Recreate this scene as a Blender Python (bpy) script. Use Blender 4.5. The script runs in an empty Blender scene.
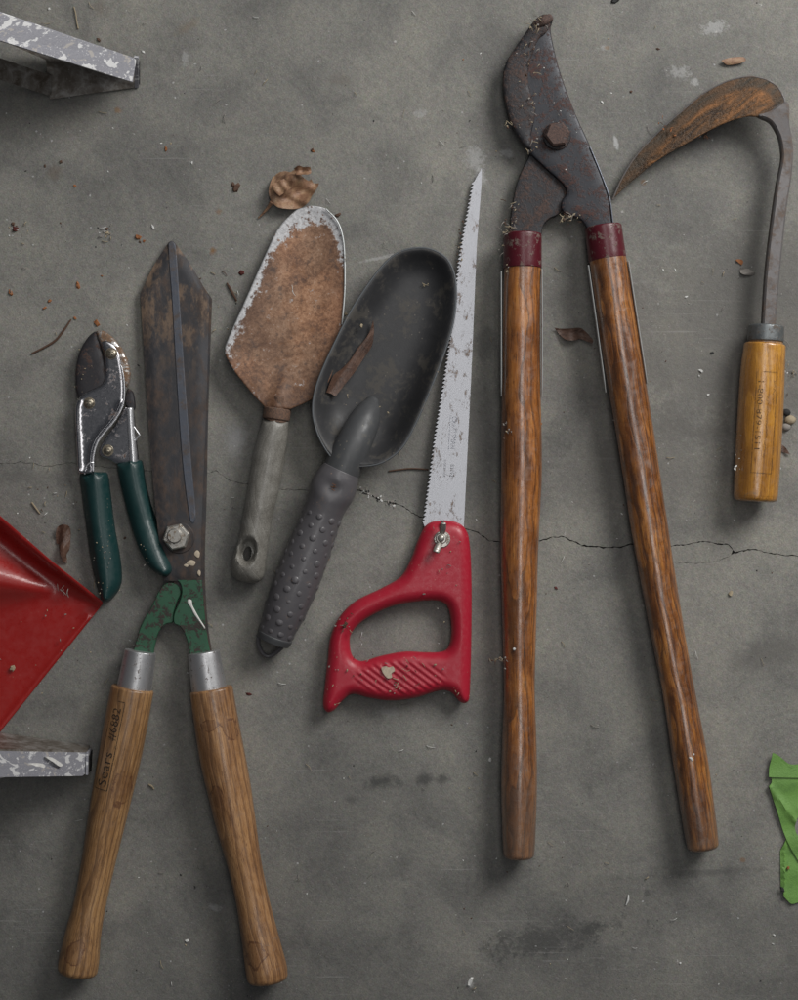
import bpy, bmesh, math, random
import numpy as np
from mathutils import Vector, Matrix
from mathutils.geometry import delaunay_2d_cdt
R = math.radians
rnd = random.Random(7)
scene = bpy.context.scene
COL = scene.collection

# ---------------------------------------------------------------- units, camera, light
U = 0.00083            # metres per unit (1 unit = 0.83 mm on the floor)
H = 1807.0             # camera height in units (1.5 m)
cam_d = bpy.data.cameras.new("camera"); cam = bpy.data.objects.new("camera", cam_d); COL.objects.link(cam)
cam.location = (0, 0, H*U); cam.rotation_euler = (0, 0, 0)
cam_d.sensor_fit = 'VERTICAL'; cam_d.sensor_height = 24.0; cam_d.lens = 12.0*H/500.0
cam_d.clip_start = 0.05; cam_d.clip_end = 50
scene.camera = cam

world = bpy.data.worlds.new("World"); scene.world = world; world.use_nodes = True
bg = world.node_tree.nodes['Background']
bg.inputs[0].default_value = (0.80, 0.88, 1.0, 1); bg.inputs[1].default_value = 0.05

def area(name, loc, target, sx, sy, power, color):
    d = bpy.data.lights.new(name, 'AREA'); d.shape = 'RECTANGLE'; d.size = sx; d.size_y = sy
    d.energy = power; d.color = color
    o = bpy.data.objects.new(name, d); COL.objects.link(o); o.location = loc
    q = (Vector(target)-Vector(loc)).to_track_quat('-Z', 'Y'); o.rotation_euler = q.to_euler()
    return o
area("doorway_daylight", (1.22, 1.32, 1.25), (-0.05, 0.08, 0), 1.0, 0.9, 42, (1.0, 0.985, 0.96))
ov = area("overhead_daylight", (0.16, 0.75, 1.9), (0.16, 0.75, 0), 0.48, 2.6, 10.5, (1.0, 0.99, 0.975))

scene.view_settings.view_transform = 'Standard'; scene.view_settings.look = 'None'
scene.view_settings.exposure = 0; scene.view_settings.gamma = 1
scene.render.engine = 'CYCLES'

# ---------------------------------------------------------------- node helpers
class Mat:
    def __init__(s, name, metallic=0.0, rough=0.5, color=None):
        s.m = bpy.data.materials.new(name); s.m.use_nodes = True
        s.nt = s.m.node_tree; s.b = s.nt.nodes['Principled BSDF']; s.out = s.nt.nodes['Material Output']
        s.set('Metallic', metallic); s.set('Roughness', rough)
        if color: s.set('Base Color', color)
    def node(s, t, **p):
        n = s.nt.nodes.new(t)
        for k, v in p.items(): setattr(n, k, v)
        return n
    def put(s, sock, v):
        if isinstance(v, bpy.types.NodeSocket): s.nt.links.new(v, sock)
        else:
            if isinstance(v, (tuple, list)) and sock.type == 'RGBA' and len(v) == 3: v = (*v, 1)
            sock.default_value = v
    def set(s, name, v): s.put(s.b.inputs[name], v)
    def gc(s):
        if not hasattr(s, '_gc'):
            s._gc = s.node('ShaderNodeAttribute', attribute_name='gc').outputs['Vector']
        return s._gc
    def vm(s, op, a, b=None):
        n = s.node('ShaderNodeVectorMath', operation=op); s.put(n.inputs[0], a)
        if b is not None: s.put(n.inputs[1], b)
        return n.outputs['Value'] if op in ('LENGTH', 'DOT_PRODUCT', 'DISTANCE') else n.outputs['Vector']
    def scale(s, v, sc): return s.vm('MULTIPLY', v, sc)
    def noise(s, v, scale=1.0, detail=3.0, rough=0.5, dist=0.0, color=False):
        n = s.node('ShaderNodeTexNoise'); s.put(n.inputs['Vector'], v)
        n.inputs['Scale'].default_value = scale; n.inputs['Detail'].default_value = detail
        n.inputs['Roughness'].default_value = rough; n.inputs['Distortion'].default_value = dist
        return n.outputs['Color'] if color else n.outputs['Fac']
    def con(s, v, k, c=0.5):
        return s.math('ADD', s.math('MULTIPLY', s.math('SUBTRACT', v, c), k), c)
    def voro(s, v, scale=1.0, feature='F1', out='Distance', rand=1.0):
        n = s.node('ShaderNodeTexVoronoi', feature=feature); s.put(n.inputs['Vector'], v)
        n.inputs['Scale'].default_value = scale; n.inputs['Randomness'].default_value = rand
        return n.outputs[out]
    def math(s, op, a, b=None, c=None, clamp=False):
        n = s.node('ShaderNodeMath', operation=op, use_clamp=clamp); s.put(n.inputs[0], a)
        if b is not None: s.put(n.inputs[1], b)
        if c is not None: s.put(n.inputs[2], c)
        return n.outputs[0]
    def step(s, v, lo, hi, a=0.0, b=1.0):
        n = s.node('ShaderNodeMapRange', interpolation_type='SMOOTHSTEP'); s.put(n.inputs['Value'], v)
        n.inputs['From Min'].default_value = lo; n.inputs['From Max'].default_value = hi
        n.inputs['To Min'].default_value = a; n.inputs['To Max'].default_value = b
        return n.outputs['Result']
    def mix(s, f, a, b, mode='MIX'):
        n = s.node('ShaderNodeMix', data_type='RGBA', blend_type=mode)
        s.put(n.inputs[0], f); s.put(n.inputs[6], a); s.put(n.inputs[7], b); return n.outputs[2]
    def ramp(s, f, stops):
        n = s.node('ShaderNodeValToRGB'); cr = n.color_ramp
        while len(cr.elements) < len(stops): cr.elements.new(0.5)
        for e, (p, c) in zip(cr.elements, stops):
            e.position = p; e.color = (*c, 1) if len(c) == 3 else c
        s.put(n.inputs[0], f); return n.outputs[0]
    def bump(s, h, dist=0.0005, strength=1.0, normal=None):
        n = s.node('ShaderNodeBump'); s.put(n.inputs['Height'], h)
        n.inputs['Distance'].default_value = dist; n.inputs['Strength'].default_value = strength
        if normal is not None: s.put(n.inputs['Normal'], normal)
        s.put(s.b.inputs['Normal'], n.outputs[0]); return n.outputs[0]
    def ell(s, v, x, y, rx, ry, ang=0.0):
        "distance from (x, y) measured in radii of a turned ellipse"
        d = s.vm('SUBTRACT', v, (x, y, 0.0)); c, q = math.cos(R(ang)), math.sin(R(ang))
        a = s.vm('DOT_PRODUCT', d, (c/rx, q/rx, 0.0)); b = s.vm('DOT_PRODUCT', d, (-q/ry, c/ry, 0.0))
        return s.math('SQRT', s.math('ADD', s.math('MULTIPLY', a, a), s.math('MULTIPLY', b, b)))

def concrete():
    m = Mat('concrete', rough=0.72); p = m.gc()
    mp = m.node('ShaderNodeMapping'); m.put(mp.inputs['Vector'], p); mp.inputs['Rotation'].default_value = (0.61, 0.47, 0.83); pr = mp.outputs[0]
    big = m.noise(p, 0.0042, 3, 0.55); mid = m.noise(p, 0.017, 4, 0.62, 0.6)
    fine = m.noise(pr, 0.62, 4, 0.75); grit = m.noise(pr, 0.17, 4, 0.7)
    c = m.ramp(big, [(0.34, (0.158, 0.154, 0.143)), (0.50, (0.200, 0.195, 0.178)), (0.66, (0.236, 0.228, 0.206))])
    c = m.mix(1.0, c, m.ramp(mid, [(0.32, (0.80, 0.80, 0.81)), (0.5, (1, 1, 1)), (0.68, (1.14, 1.13, 1.10))]), 'MULTIPLY')
    c = m.mix(1.0, c, m.ramp(grit, [(0.33, (0.88, 0.88, 0.88)), (0.5, (1, 1, 1)), (0.67, (1.10, 1.09, 1.08))]), 'MULTIPLY')
    c = m.mix(1.0, c, m.ramp(fine, [(0.30, (0.75, 0.755, 0.76)), (0.5, (1, 1, 1)), (0.70, (1.25, 1.25, 1.24))]), 'MULTIPLY')
    tint = m.noise(p, 0.30, 2, 0.6, 0, True); c = m.mix(0.10, c, m.mix(1.0, c, m.mix(1.0, tint, (2.0, 2.0, 2.0), 'MULTIPLY'), 'MULTIPLY'))
    wn = m.noise(p, 0.035, 5, 0.7); wf = m.noise(p, 0.22, 4, 0.75)
    def stain(x, y, rx, ry, col, amt, ang=0, soft=0.7, warp=1.3, fineamt=0.6):
        nonlocal c
        d = m.ell(p, x-399, 500-y, rx, ry, ang)
        d = m.math('ADD', d, m.math('MULTIPLY', m.math('SUBTRACT', wn, 0.5), warp))
        d = m.math('ADD', d, m.math('MULTIPLY', m.math('SUBTRACT', wf, 0.5), fineamt*2))
        c = m.mix(m.step(d, 1.0, 1.0-soft, 0.0, amt), c, col)
    sy = m.node('ShaderNodeSeparateXYZ'); m.put(sy.inputs[0], p)     # old damp band with a ragged tide line
    tide = m.math('ADD', m.math('ADD', sy.outputs[1], m.math('MULTIPLY', sy.outputs[0], 0.06)), m.math('MULTIPLY', m.math('SUBTRACT', wn, 0.5), 120))
    c = m.mix(m.step(tide, -355, -385, 0, 1), c, m.mix(1.0, c, (0.90, 0.90, 0.905), 'MULTIPLY')); c = m.mix(m.step(tide, -415, -500, 0, 1), c, m.mix(1.0, c, (0.86, 0.86, 0.865), 'MULTIPLY'))
    DK = (0.060, 0.060, 0.058); WH = (0.46, 0.46, 0.46); OR = (0.20, 0.10, 0.035); MB = (0.125, 0.118, 0.108)
    stain(735, 330, 150, 130, MB, 0.50, 20, 0.5, 1.6)        # dirtier slab right of the loppers
    stain(420, 430, 120, 95, MB, 0.35, 0, 0.8, 1.6)
    stain(640, 470, 170, 60, MB, 0.40, 8, 0.8, 1.6)
    stain(555, 940, 80, 17, DK, 0.60, 12, 0.9, 4.2, 1.6)
    stain(590, 928, 20, 9, DK, 0.6, 12, 0.8, 1.6)
    stain(505, 935, 14, 9, DK, 0.55, 0, 0.8, 1.6)
    stain(700, 873, 90, 6, DK, 0.40, 4, 0.8, 2.6)
    stain(380, 782, 22, 10, DK, 0.85, 10, 0.9, 1.6)
    stain(424, 780, 13, 8, DK, 0.75, 10, 0.9, 1.8)
    stain(443, 779, 9, 7, DK, 0.7, 10, 0.9, 1.8)
    stain(398, 783, 7, 8, DK, 0.6, 20, 0.9, 1.6)
    stain(350, 800, 12, 8, DK, 0.5, 10, 0.9, 1.8)
    stain(558, 440, 22, 26, DK, 0.45, 30, 0.9, 2.4)
    stain(485, 345, 14, 40, DK, 0.40, -8, 0.9, 2.4)
    stain(770, 655, 60, 25, MB, 0.6, 20, 0.9, 2.0)
    stain(120, 480, 40, 26, (0.10, 0.095, 0.09), 0.5, 10, 0.9, 2.0)
    stain(30, 478, 40, 16, (0.11, 0.105, 0.10), 0.5, -5, 0.9, 1.6)
    stain(647, 893, 5, 6, DK, 0.5)
    stain(475, 158, 13, 17, WH, 0.42, 0, 0.7, 1.6, 1.3)
    stain(480, 178, 9, 10, WH, 0.40, 0, 0.7, 1.6, 1.3)
    stain(714, 28, 17, 9, WH, 0.5, 10, 0.7, 1.5, 1.4)
    stain(678, 72, 14, 9, WH, 0.40, 0, 0.7, 1.6, 1.4)
    stain(695, 82, 5, 5, WH, 0.5, 0, 0.7, 1.2, 1.2)
    stain(507, 153, 8, 6, WH, 0.38, 0, 0.8, 1.5, 1.2)
    stain(420, 113, 9, 6, WH, 0.36, 0, 0.8, 1.5, 1.2)
    stain(616, 143, 3.2, 9, WH, 0.75, 12, 0.5, 0.7, 0.6)
    stain(604, 48, 7, 4, WH, 0.35, 0, 0.7, 1.5, 1.3)
    stain(185, 58, 4, 10, WH, 0.35, -8, 0.8, 1.5, 1.3)
    stain(236, 440, 16, 24, (0.34, 0.34, 0.35), 0.45, 10, 0.9, 1.5)
    stain(388, 712, 15, 7, WH, 0.25, 0, 0.9, 1.8, 1.2)
    stain(215, 908, 9, 5, WH, 0.35, -20, 0.9, 1.8, 1.2)
    stain(470, 985, 4, 5, WH, 0.4, 0, 0.7, 1.2, 1.0)
    stain(380, 258, 34, 2.2, WH, 0.42, 12, 0.7, 1.0, 0.9)
    stain(213, 251, 5, 5, OR, 0.8, 0, 0.8, 1.0, 0.8)
    stain(219, 212, 4, 4, OR, 0.5, 0, 0.8, 1.0, 0.8)
    stain(118, 110, 5, 5, OR, 0.6, 0, 0.8, 1.0, 0.8)
    stain(137, 237, 3, 3, OR, 0.8, 0, 0.8, 0.8, 0.5)
    stain(56, 172, 14, 10, (0.13, 0.105, 0.085), 0.6, 30, 0.9, 1.6)
    stain(185, 28, 20, 8, (0.17, 0.13, 0.09), 0.45, 30, 0.9, 1.8)
    stain(100, 8, 12, 14, (0.15, 0.125, 0.10), 0.45, 30, 0.9, 1.8)
    stain(607, 48, 4, 3, OR, 0.5); stain(643, 182, 4, 4, OR, 0.5); stain(743, 860, 4, 3, OR, 0.5)
    stain(340, 80, 16, 10, (0.15, 0.13, 0.11), 0.35, 0, 0.9, 1.8)
    wf2 = m.noise(pr, 0.45, 3, 0.75)
    # mineral flecks, pale and dark, each its own size
    for sc, lo, hi, col, a in ((0.075, 0.09, 0.05, (0.50, 0.50, 0.50), 0.65), (0.11, 0.085, 0.06, (0.045, 0.045, 0.045), 0.7),
                               (0.033, 0.05, 0.03, (0.50, 0.49, 0.47), 0.75), (0.22, 0.16, 0.09, (0.36, 0.35, 0.34), 0.45)):
        dv = m.math('ADD', m.voro(m.vm('ADD', p, (sc*900, sc*333, 0.0)), sc), m.math('MULTIPLY', m.math('SUBTRACT', wf2, 0.46), 0.30))
        keep = m.step(m.noise(p, sc*0.5, 1, 0.5), 0.50, 0.58)
        c = m.mix(m.math('MULTIPLY', m.step(dv, lo, hi, 0, a), keep), c, col)
    # hairline trowel scratches
    for ang, off in ((62, 0.0), (-35, 40.0), (15, 90.0)):
        n = m.node('ShaderNodeMapping'); m.put(n.inputs['Vector'], p); n.inputs['Rotation'].default_value = (0, 0, R(ang))
        n.inputs['Scale'].default_value = (0.010, 0.42, 1); n.inputs['Location'].default_value = (off, off, 0)
        s = m.noise(n.outputs[0], 1.0, 2, 0.5, 0.4)
        gate = m.step(m.noise(m.vm('ADD', p, (off*9, 0.0, 0.0)), 0.008, 2), 0.52, 0.62)
        c = m.mix(m.math('MULTIPLY', m.step(s, 0.66, 0.74, 0, 0.30), gate), c, (0.34, 0.33, 0.32))
    m.set('Base Color', c)
    m.set('Roughness', m.step(mid, 0.2, 0.8, 0.62, 0.80)); m.set('Specular IOR Level', 0.35)
    hgt = m.math('ADD', m.math('MULTIPLY', fine, 0.5), m.math('ADD', m.math('MULTIPLY', grit, 0.8), m.math('MULTIPLY', mid, 1.5)))
    m.bump(hgt, 0.0009, 0.55)
    return m.m

def wood(name, stops, rough=0.3, grain=1.0, dark=(0.03, 0.015, 0.008), blotch=0.5, seed=0.0, dirt=0.25, coat=0.5, ends=None, stretch=0.035, finegrain=0.8, warpamp=26, lineamt=0.9, rings=()):
    m = Mat(name, rough=rough); p = m.vm('ADD', m.gc(), (seed*3.1, seed*1.7, seed*11.0))
    ps = m.scale(p, (1, 1, stretch))
    warp = m.noise(m.scale(p, (1, 1, 0.35)), 0.035, 2, 0.5, 0, True)
    pw = m.vm('ADD', m.scale(p, (1, 1, stretch*1.6)), m.scale(m.vm('SUBTRACT', warp, (0.5, 0.5, 0.5)), (warpamp, warpamp, 10)))
    ring = m.vm('LENGTH', m.scale(m.vm('ADD', pw, (9.0, 15.0, 0.0)), (1, 1, 0.25)))
    rg = m.math('FRACT', m.math('MULTIPLY', ring, 0.15*grain))
    line = m.math('MULTIPLY', m.step(rg, 0.50, 0.97), m.step(rg, 1.0, 0.94))
    fib = m.noise(ps, 0.9, 4, 0.7); pore = m.noise(m.scale(p, (1, 1, 0.06)), 1.5, 2, 0.6)
    bl = m.noise(m.scale(p, (1, 1, 0.3)), 0.045, 4, 0.65, 0.5)
    c = m.ramp(m.math('ADD', m.math('MULTIPLY', m.con(fib, 1.7), 0.6), m.math('MULTIPLY', m.con(bl, 1.5), 0.4)), stops)
    c = m.mix(m.math('MULTIPLY', m.math('MULTIPLY', line, m.step(fib, 0.36, 0.56, 0.6, 1.0)), lineamt), c, dark)
    c = m.mix(m.step(pore, 0.43, 0.33, 0, 0.8), c, dark)
    c = m.mix(m.step(bl, 0.60, 0.42, 0, blotch), c, m.mix(1.0, c, (0.36, 0.30, 0.27), 'MULTIPLY'))
    grime = m.noise(p, 0.09, 5, 0.75, 0.8)
    c = m.mix(m.step(grime, 0.60, 0.74, 0, dirt), c, (0.17, 0.13, 0.10))
    for ra, rs, rx, rs2 in rings:     # ring-shaped stains left by wet cans
        q = m.vm('MULTIPLY', m.vm('SUBTRACT', m.gc(), (ra, 0.0, rs)), (1/rx, 0.0, 1/rs2)); dd = m.math('ADD', m.vm('LENGTH', q), m.math('MULTIPLY', m.math('SUBTRACT', m.noise(p, 0.07, 4, 0.6), 0.5), 2.2))
        band = m.math('MULTIPLY', m.step(dd, 0.78, 0.93), m.step(dd, 1.12, 1.0)); inner = m.step(dd, 1.0, 0.7, 0, 0.3)
        c = m.mix(m.math('MAXIMUM', m.math('MULTIPLY', band, m.step(m.noise(p, 0.12, 2), 0.38, 0.52, 0.1, 0.75)), inner), c, (0.095, 0.035, 0.016))
    if ends:      # (from, to): bare greyed wood where the finish has worn off, along the length
        z = m.node('ShaderNodeSeparateXYZ'); m.put(z.inputs[0], m.gc()); zz = m.math('ADD', z.outputs[2], m.math('MULTIPLY', m.math('SUBTRACT', grime, 0.5), 90))
        c = m.mix(m.step(zz, ends[0], ends[1], 0, 0.62), c, m.mix(fib, (0.07, 0.045, 0.03), (0.20, 0.145, 0.11)))
    m.set('Base Color', c)
    rr = m.step(grime, 0.35, 0.7, rough-0.05, rough+0.22)
    m.set('Roughness', rr); m.set('Coat Weight', coat); m.set('Coat IOR', 1.5+0.35*coat); m.set('Coat Roughness', m.step(grime, 0.35, 0.75, 0.18, 0.46))
    m.bump(m.math('ADD', m.math('MULTIPLY', fib, 0.6), m.math('MULTIPLY', line, -0.5)), 0.00035, 0.7)
    return m.m

def metal(name, base, rust=(0.13, 0.055, 0.025), rust2=(0.06, 0.03, 0.02), amount=0.5, soft=0.1, scale=0.06, metallic=0.8, rough=0.4, bump=0.4, seed=0.0, stretch=(1, 1, 1), spec=0.5, variation=0.35, tan=None):
    m = Mat(name); p = m.scale(m.vm('ADD', m.gc(), (seed*13.7, seed*7.3, seed)), stretch)
    n1 = m.noise(p, scale, 6, 0.68, 0.4); n2 = m.noise(p, scale*5, 4, 0.7); n3 = m.noise(p, 0.6, 3, 0.7)
    f = m.math('ADD', n1, m.math('MULTIPLY', m.math('SUBTRACT', n2, 0.5), 0.45))
    mask = m.step(f, 1-amount-soft, 1-amount+soft)
    rc = m.mix(m.step(n2, 0.35, 0.68), rust2, rust)
    rc = m.mix(m.step(n3, 0.3, 0.8, 0, 0.35), rc, (rust[0]*1.6, rust[1]*1.5, rust[2]*1.4))
    bc = m.mix(variation, base, m.mix(n2, (base[0]*0.3, base[1]*0.3, base[2]*0.3), (base[0]*1.5, base[1]*1.5, base[2]*1.5)))
    if tan:       # pale rusty film left towards the tip
        sy = m.node('ShaderNodeSeparateXYZ'); m.put(sy.inputs[0], m.gc())
        tn = m.noise(m.scale(m.gc(), (1, 0.45, 1)), 0.07, 5, 0.7); tf = m.math('MULTIPLY', m.step(sy.outputs[1], 90, 200), m.step(tn, 0.47, 0.62, 0, 0.75)); rc = m.mix(tf, rc, tan); bc = m.mix(tf, bc, tan)
    m.set('Base Color', m.mix(mask, bc, rc)); m.set('Metallic', m.math('MULTIPLY', m.math('SUBTRACT', 1.0, mask), metallic))
    m.set('Roughness', m.math('ADD', m.math('MULTIPLY', mask, 0.75-rough), m.math('ADD', m.math('MULTIPLY', n3, 0.16), rough-0.06), clamp=True))
    m.set('Specular IOR Level', spec)
    m.bump(m.math('ADD', m.math('MULTIPLY', mask, n2), m.math('MULTIPLY', n3, 0.25)), 0.0004, bump)
    return m.m

def plastic(name, col, rough=0.35, dirt=(0.30, 0.22, 0.17), dirt_amt=0.25, scale=0.3, bump=0.25, coat=0.0, var=0.12, seed=0.0, thr=0.62):
    m = Mat(name, rough=rough); p = m.vm('ADD', m.gc(), (seed*9.0, seed*5.0, 0.0))
    n1 = m.noise(p, scale, 5, 0.75, 0.3); n2 = m.noise(p, 0.03, 3, 0.6); n3 = m.noise(p, 1.1, 2, 0.6)
    c = m.mix(n2, tuple(v*(1-var) for v in col), tuple(v*(1+var) for v in col))
    c = m.mix(m.step(n1, thr, thr+0.12, 0, dirt_amt), c, dirt)
    sp = m.voro(p, 0.16); g = m.step(n2, 0.48, 0.56)
    c = m.mix(m.math('MULTIPLY', m.step(sp, 0.13, 0.09, 0, min(1, dirt_amt*2)), g), c, (dirt[0]*1.4, dirt[1]*1.4, dirt[2]*1.4))
    m.set('Base Color', c); m.set('Roughness', m.step(n1, 0.35, 0.75, rough-0.06, rough+0.22)); m.set('Coat Weight', coat)
    m.bump(m.math('ADD', m.math('MULTIPLY', n3, 0.3), n1), 0.0003, bump)
    return m.m

def flat(name, col, rough=0.8, metallic=0.0):
    m = Mat(name, metallic=metallic, rough=rough); n = m.noise(m.gc(), 0.4, 4, 0.7)
    m.set('Base Color', m.mix(n, tuple(v*0.6 for v in col), tuple(v*1.4 for v in col))); m.bump(n, 0.0003, 0.5)
    return m.m

def ink(name, col, wear=0.5):
    m = Mat(name, rough=0.7, color=col); n = m.noise(m.gc(), 0.55, 4, 0.75)
    m.set('Alpha', m.step(n, wear-0.06, wear+0.06, 0, 0.85)); return m.m

# ---------------------------------------------------------------- geometry helpers
def kf(z): return (H-z)/H
def P(px, py, z=0.0, k=None):
    k = kf(z) if k is None else k
    return ((px-399)*k, (500-py)*k, z)

class Thing:
    def __init__(s, name, label, cat, px, py, group=None, kind=None, empty=True):
        s.org = P(px, py, 0); s.label, s.cat, s.group, s.kind = label, cat, group, kind; s.root = None; s.name = name
        if empty:
            s.root = bpy.data.objects.new(name, None); COL.objects.link(s.root); s.place(s.root); s.root.empty_display_size = 0.02
    def place(s, o):
        o.location = Vector(s.org)*U; o['label'] = s.label
        if s.cat: o['category'] = s.cat
        if s.group: o['group'] = s.group
        if s.kind: o['kind'] = s.kind

def mesh(t, name, geo, mats, parent=None, ang=40, label=None, smooth=True):
    "geo = (verts in units, faces, optional per-vertex gc, optional face material index)"
    verts, faces = geo[0], geo[1]
    V = np.array(verts, dtype=float); gcv = np.array(geo[2] if len(geo) > 2 and geo[2] is not None else V, dtype=float)
    o3 = np.array(t.org)
    me = bpy.data.meshes.new(name); me.from_pydata(((V-o3)*U).tolist(), [], [list(f) for f in faces]); 
    a = me.attributes.new('gc', 'FLOAT_VECTOR', 'POINT'); a.data.foreach_set('vector', gcv.astype(np.float32).ravel())
    for m in (mats if isinstance(mats, (list, tuple)) else [mats]): me.materials.append(m)
    if len(geo) > 3 and geo[3] is not None: me.polygons.foreach_set('material_index', geo[3])
    bm = bmesh.new(); bm.from_mesh(me); bmesh.ops.recalc_face_normals(bm, faces=bm.faces)
    for f in bm.faces: f.smooth = smooth
    if smooth:
        for e in bm.edges:
            if len(e.link_faces) == 2 and e.calc_face_angle(0) > R(ang): e.smooth = False
    bm.to_mesh(me); bm.free()
    o = bpy.data.objects.new(name, me); COL.objects.link(o)
    if t.root is None and parent is None: t.root = o; t.place(o)
    else: o.parent = parent or t.root
    if label: o['label'] = label
    return o

def spline(pts, n=6, closed=True):
    "Catmull-Rom; a point with a third item is a sharp corner"
    out = []; N = len(pts)
    for i in range(N if closed else N-1):
        p1, p2 = pts[i], pts[(i+1) % N]
        p0 = pts[i-1] if (closed or i > 0) else p1; p3 = pts[(i+2) % N] if (closed or i < N-2) else p2
        if len(p1) > 2: p0 = p1
        if len(p2) > 2: p3 = p2
        L = math.hypot(p2[0]-p1[0], p2[1]-p1[1])
        l0 = math.hypot(p1[0]-p0[0], p1[1]-p0[1]); l2 = math.hypot(p3[0]-p2[0], p3[1]-p2[1])
        m1 = [(p2[j]-p0[j])*L/max(1e-6, L+l0) for j in (0, 1)]; m2 = [(p3[j]-p1[j])*L/max(1e-6, L+l2) for j in (0, 1)]
        k = max(1, min(n, int(L/1.2)+1))
        for q in range(k):
            t = q/k; a = 2*t**3-3*t**2+1; b = t**3-2*t**2+t; c = -2*t**3+3*t**2; d = t**3-t**2
            out.append(tuple(a*p1[j]+b*m1[j]+c*p2[j]+d*m2[j] for j in (0, 1)))
    if not closed: out.append(tuple(pts[-1][:2]))
    return out

def dist_poly(Q, poly, closed=True):
    Q = np.asarray(Q, float); A = np.asarray(poly, float); B = np.roll(A, -1, 0)
    if not closed: A, B = A[:-1], B[:-1]
    best = np.full(len(Q), 1e9)
    for i in range(len(A)):
        ab = B[i]-A[i]; L = ab@ab
        if L < 1e-12: continue
        t = np.clip(((Q-A[i])@ab)/L, 0, 1); d = np.hypot(*((Q-A[i]-t[:, None]*ab).T)); best = np.minimum(best, d)
    return best
def inside(Q, poly):
    Q = np.asarray(Q, float); A = np.asarray(poly, float); B = np.roll(A, -1, 0); c = np.zeros(len(Q), bool)
    for (x1, y1), (x2, y2) in zip(A, B):
        if y1 == y2: continue
        cond = (Q[:, 1] > min(y1, y2)) & (Q[:, 1] <= max(y1, y2))
        c ^= cond & (Q[:, 0] < (Q[:, 1]-y1)*(x2-x1)/(y2-y1)+x1)
    return c

def relief(outline, top, bot, holes=(), step=4.0, rings=(0.7, 1.8, 3.4), k=1.0, axis=None):
    """closed solid over an outline (picture x right, y down, in units).
    top / bot: f(x, y, d) -> height, with d the distance to the edge (arrays)."""
    polys = [list(outline)]+[list(h) for h in holes]
    dens = []
    for p in polys:                                          # no outline edge longer than the grid step
        q = []
        for a_, b_ in zip(p, p[1:]+p[:1]):
            n_ = max(1, int(math.hypot(b_[0]-a_[0], b_[1]-a_[1])/max(step*0.8, 1.5))) if rings else 1
            q += [(a_[0]+(b_[0]-a_[0])*i/n_, a_[1]+(b_[1]-a_[1])*i/n_) for i in range(n_)]
        dens.append(q)
    polys = [[(x, -y) for x, y in p] for p in dens]
    pts, edges = [], []
    for p in polys:
        b = len(pts); pts += p; edges += [(b+i, b+(i+1) % len(p)) for i in range(len(p))]
    O = np.array(polys[0]); x0, y0 = O.min(0); x1, y1 = O.max(0)
    cand = []; j = 0; y = y0
    while y < y1:
        xs = np.arange(x0+(step/2 if j % 2 else 0), x1, step); cand += [(x, y) for x in xs]; y += step*0.866; j += 1
    def dall(Q):
        d = dist_poly(Q, polys[0])
        for h in polys[1:]: d = np.minimum(d, dist_poly(Q, h))
        return d
    def ins(Q):
        c = inside(Q, polys[0])
        for h in polys[1:]: c &= ~inside(Q, h)
        return c
    last = rings[-1] if rings else 0
    C = np.array(cand)
    if len(C):
        d = dall(C); C = C[ins(C) & (d > last+step*0.45)]
    ring_pts = []
    for r in rings:
        for p in polys:
            A = np.array(p); T = np.roll(A, -1, 0)-np.roll(A, 1, 0); L = np.hypot(T[:, 0], T[:, 1])+1e-9
            Nn = np.stack([-T[:, 1]/L, T[:, 0]/L], 1)
            for s in (1, -1):
                Q = A+Nn*r*s; ok = ins(Q); dd = dall(Q); Q = Q[ok & (dd > r*0.93)]
                kept = []
                for q in Q:
                    if not kept or math.hypot(q[0]-kept[-1][0], q[1]-kept[-1][1]) > min(step, 0.7+r*0.4)*0.7: kept.append(tuple(q))
                ring_pts += kept
    allp = pts+ring_pts+[tuple(q) for q in C]
    vs, es, fs, *_ = delaunay_2d_cdt([Vector(q) for q in allp], edges, [], 0, 1e-4)
    V = np.array([tuple(v) for v in vs]); F = [f for f in fs]
    cen = np.array([[sum(V[i][0] for i in f)/len(f), sum(V[i][1] for i in f)/len(f)] for f in F])
    keep = ins(cen); F = [f for f, q in zip(F, keep) if q]
    used = sorted({i for f in F for i in f}); mp = {u: i for i, u in enumerate(used)}
    V = V[used]; F = [[mp[i] for i in f] for f in F]
    d = dall(V); X = V[:, 0]; Y = -V[:, 1]                     # picture coordinates
    zt = np.broadcast_to(top(X, Y, d), X.shape); zb = np.broadcast_to(bot(X, Y, d), X.shape)
    wx = (X-399)*k; wy = (500-Y)*k
    n = len(V); verts = np.concatenate([np.stack([wx, wy, zt], 1), np.stack([wx, wy, zb], 1)])
    faces = [list(f) for f in F]+[[i+n for i in reversed(f)] for f in F]
    cnt = {}
    for f in F:
        for a, b in zip(f, f[1:]+f[:1]): cnt[(a, b)] = 1
    for (a, b) in list(cnt):
        if (b, a) not in cnt: faces.append([b, a, a+n, b+n])
    gc = verts.copy()
    if axis is not None:
        c, s = math.cos(axis), math.sin(axis); gx, gy = gc[:, 0].copy(), gc[:, 1].copy()
        gc[:, 0] = gx*c+gy*s; gc[:, 1] = -gx*s+gy*c
    return verts.tolist(), faces, gc.tolist()

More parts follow.
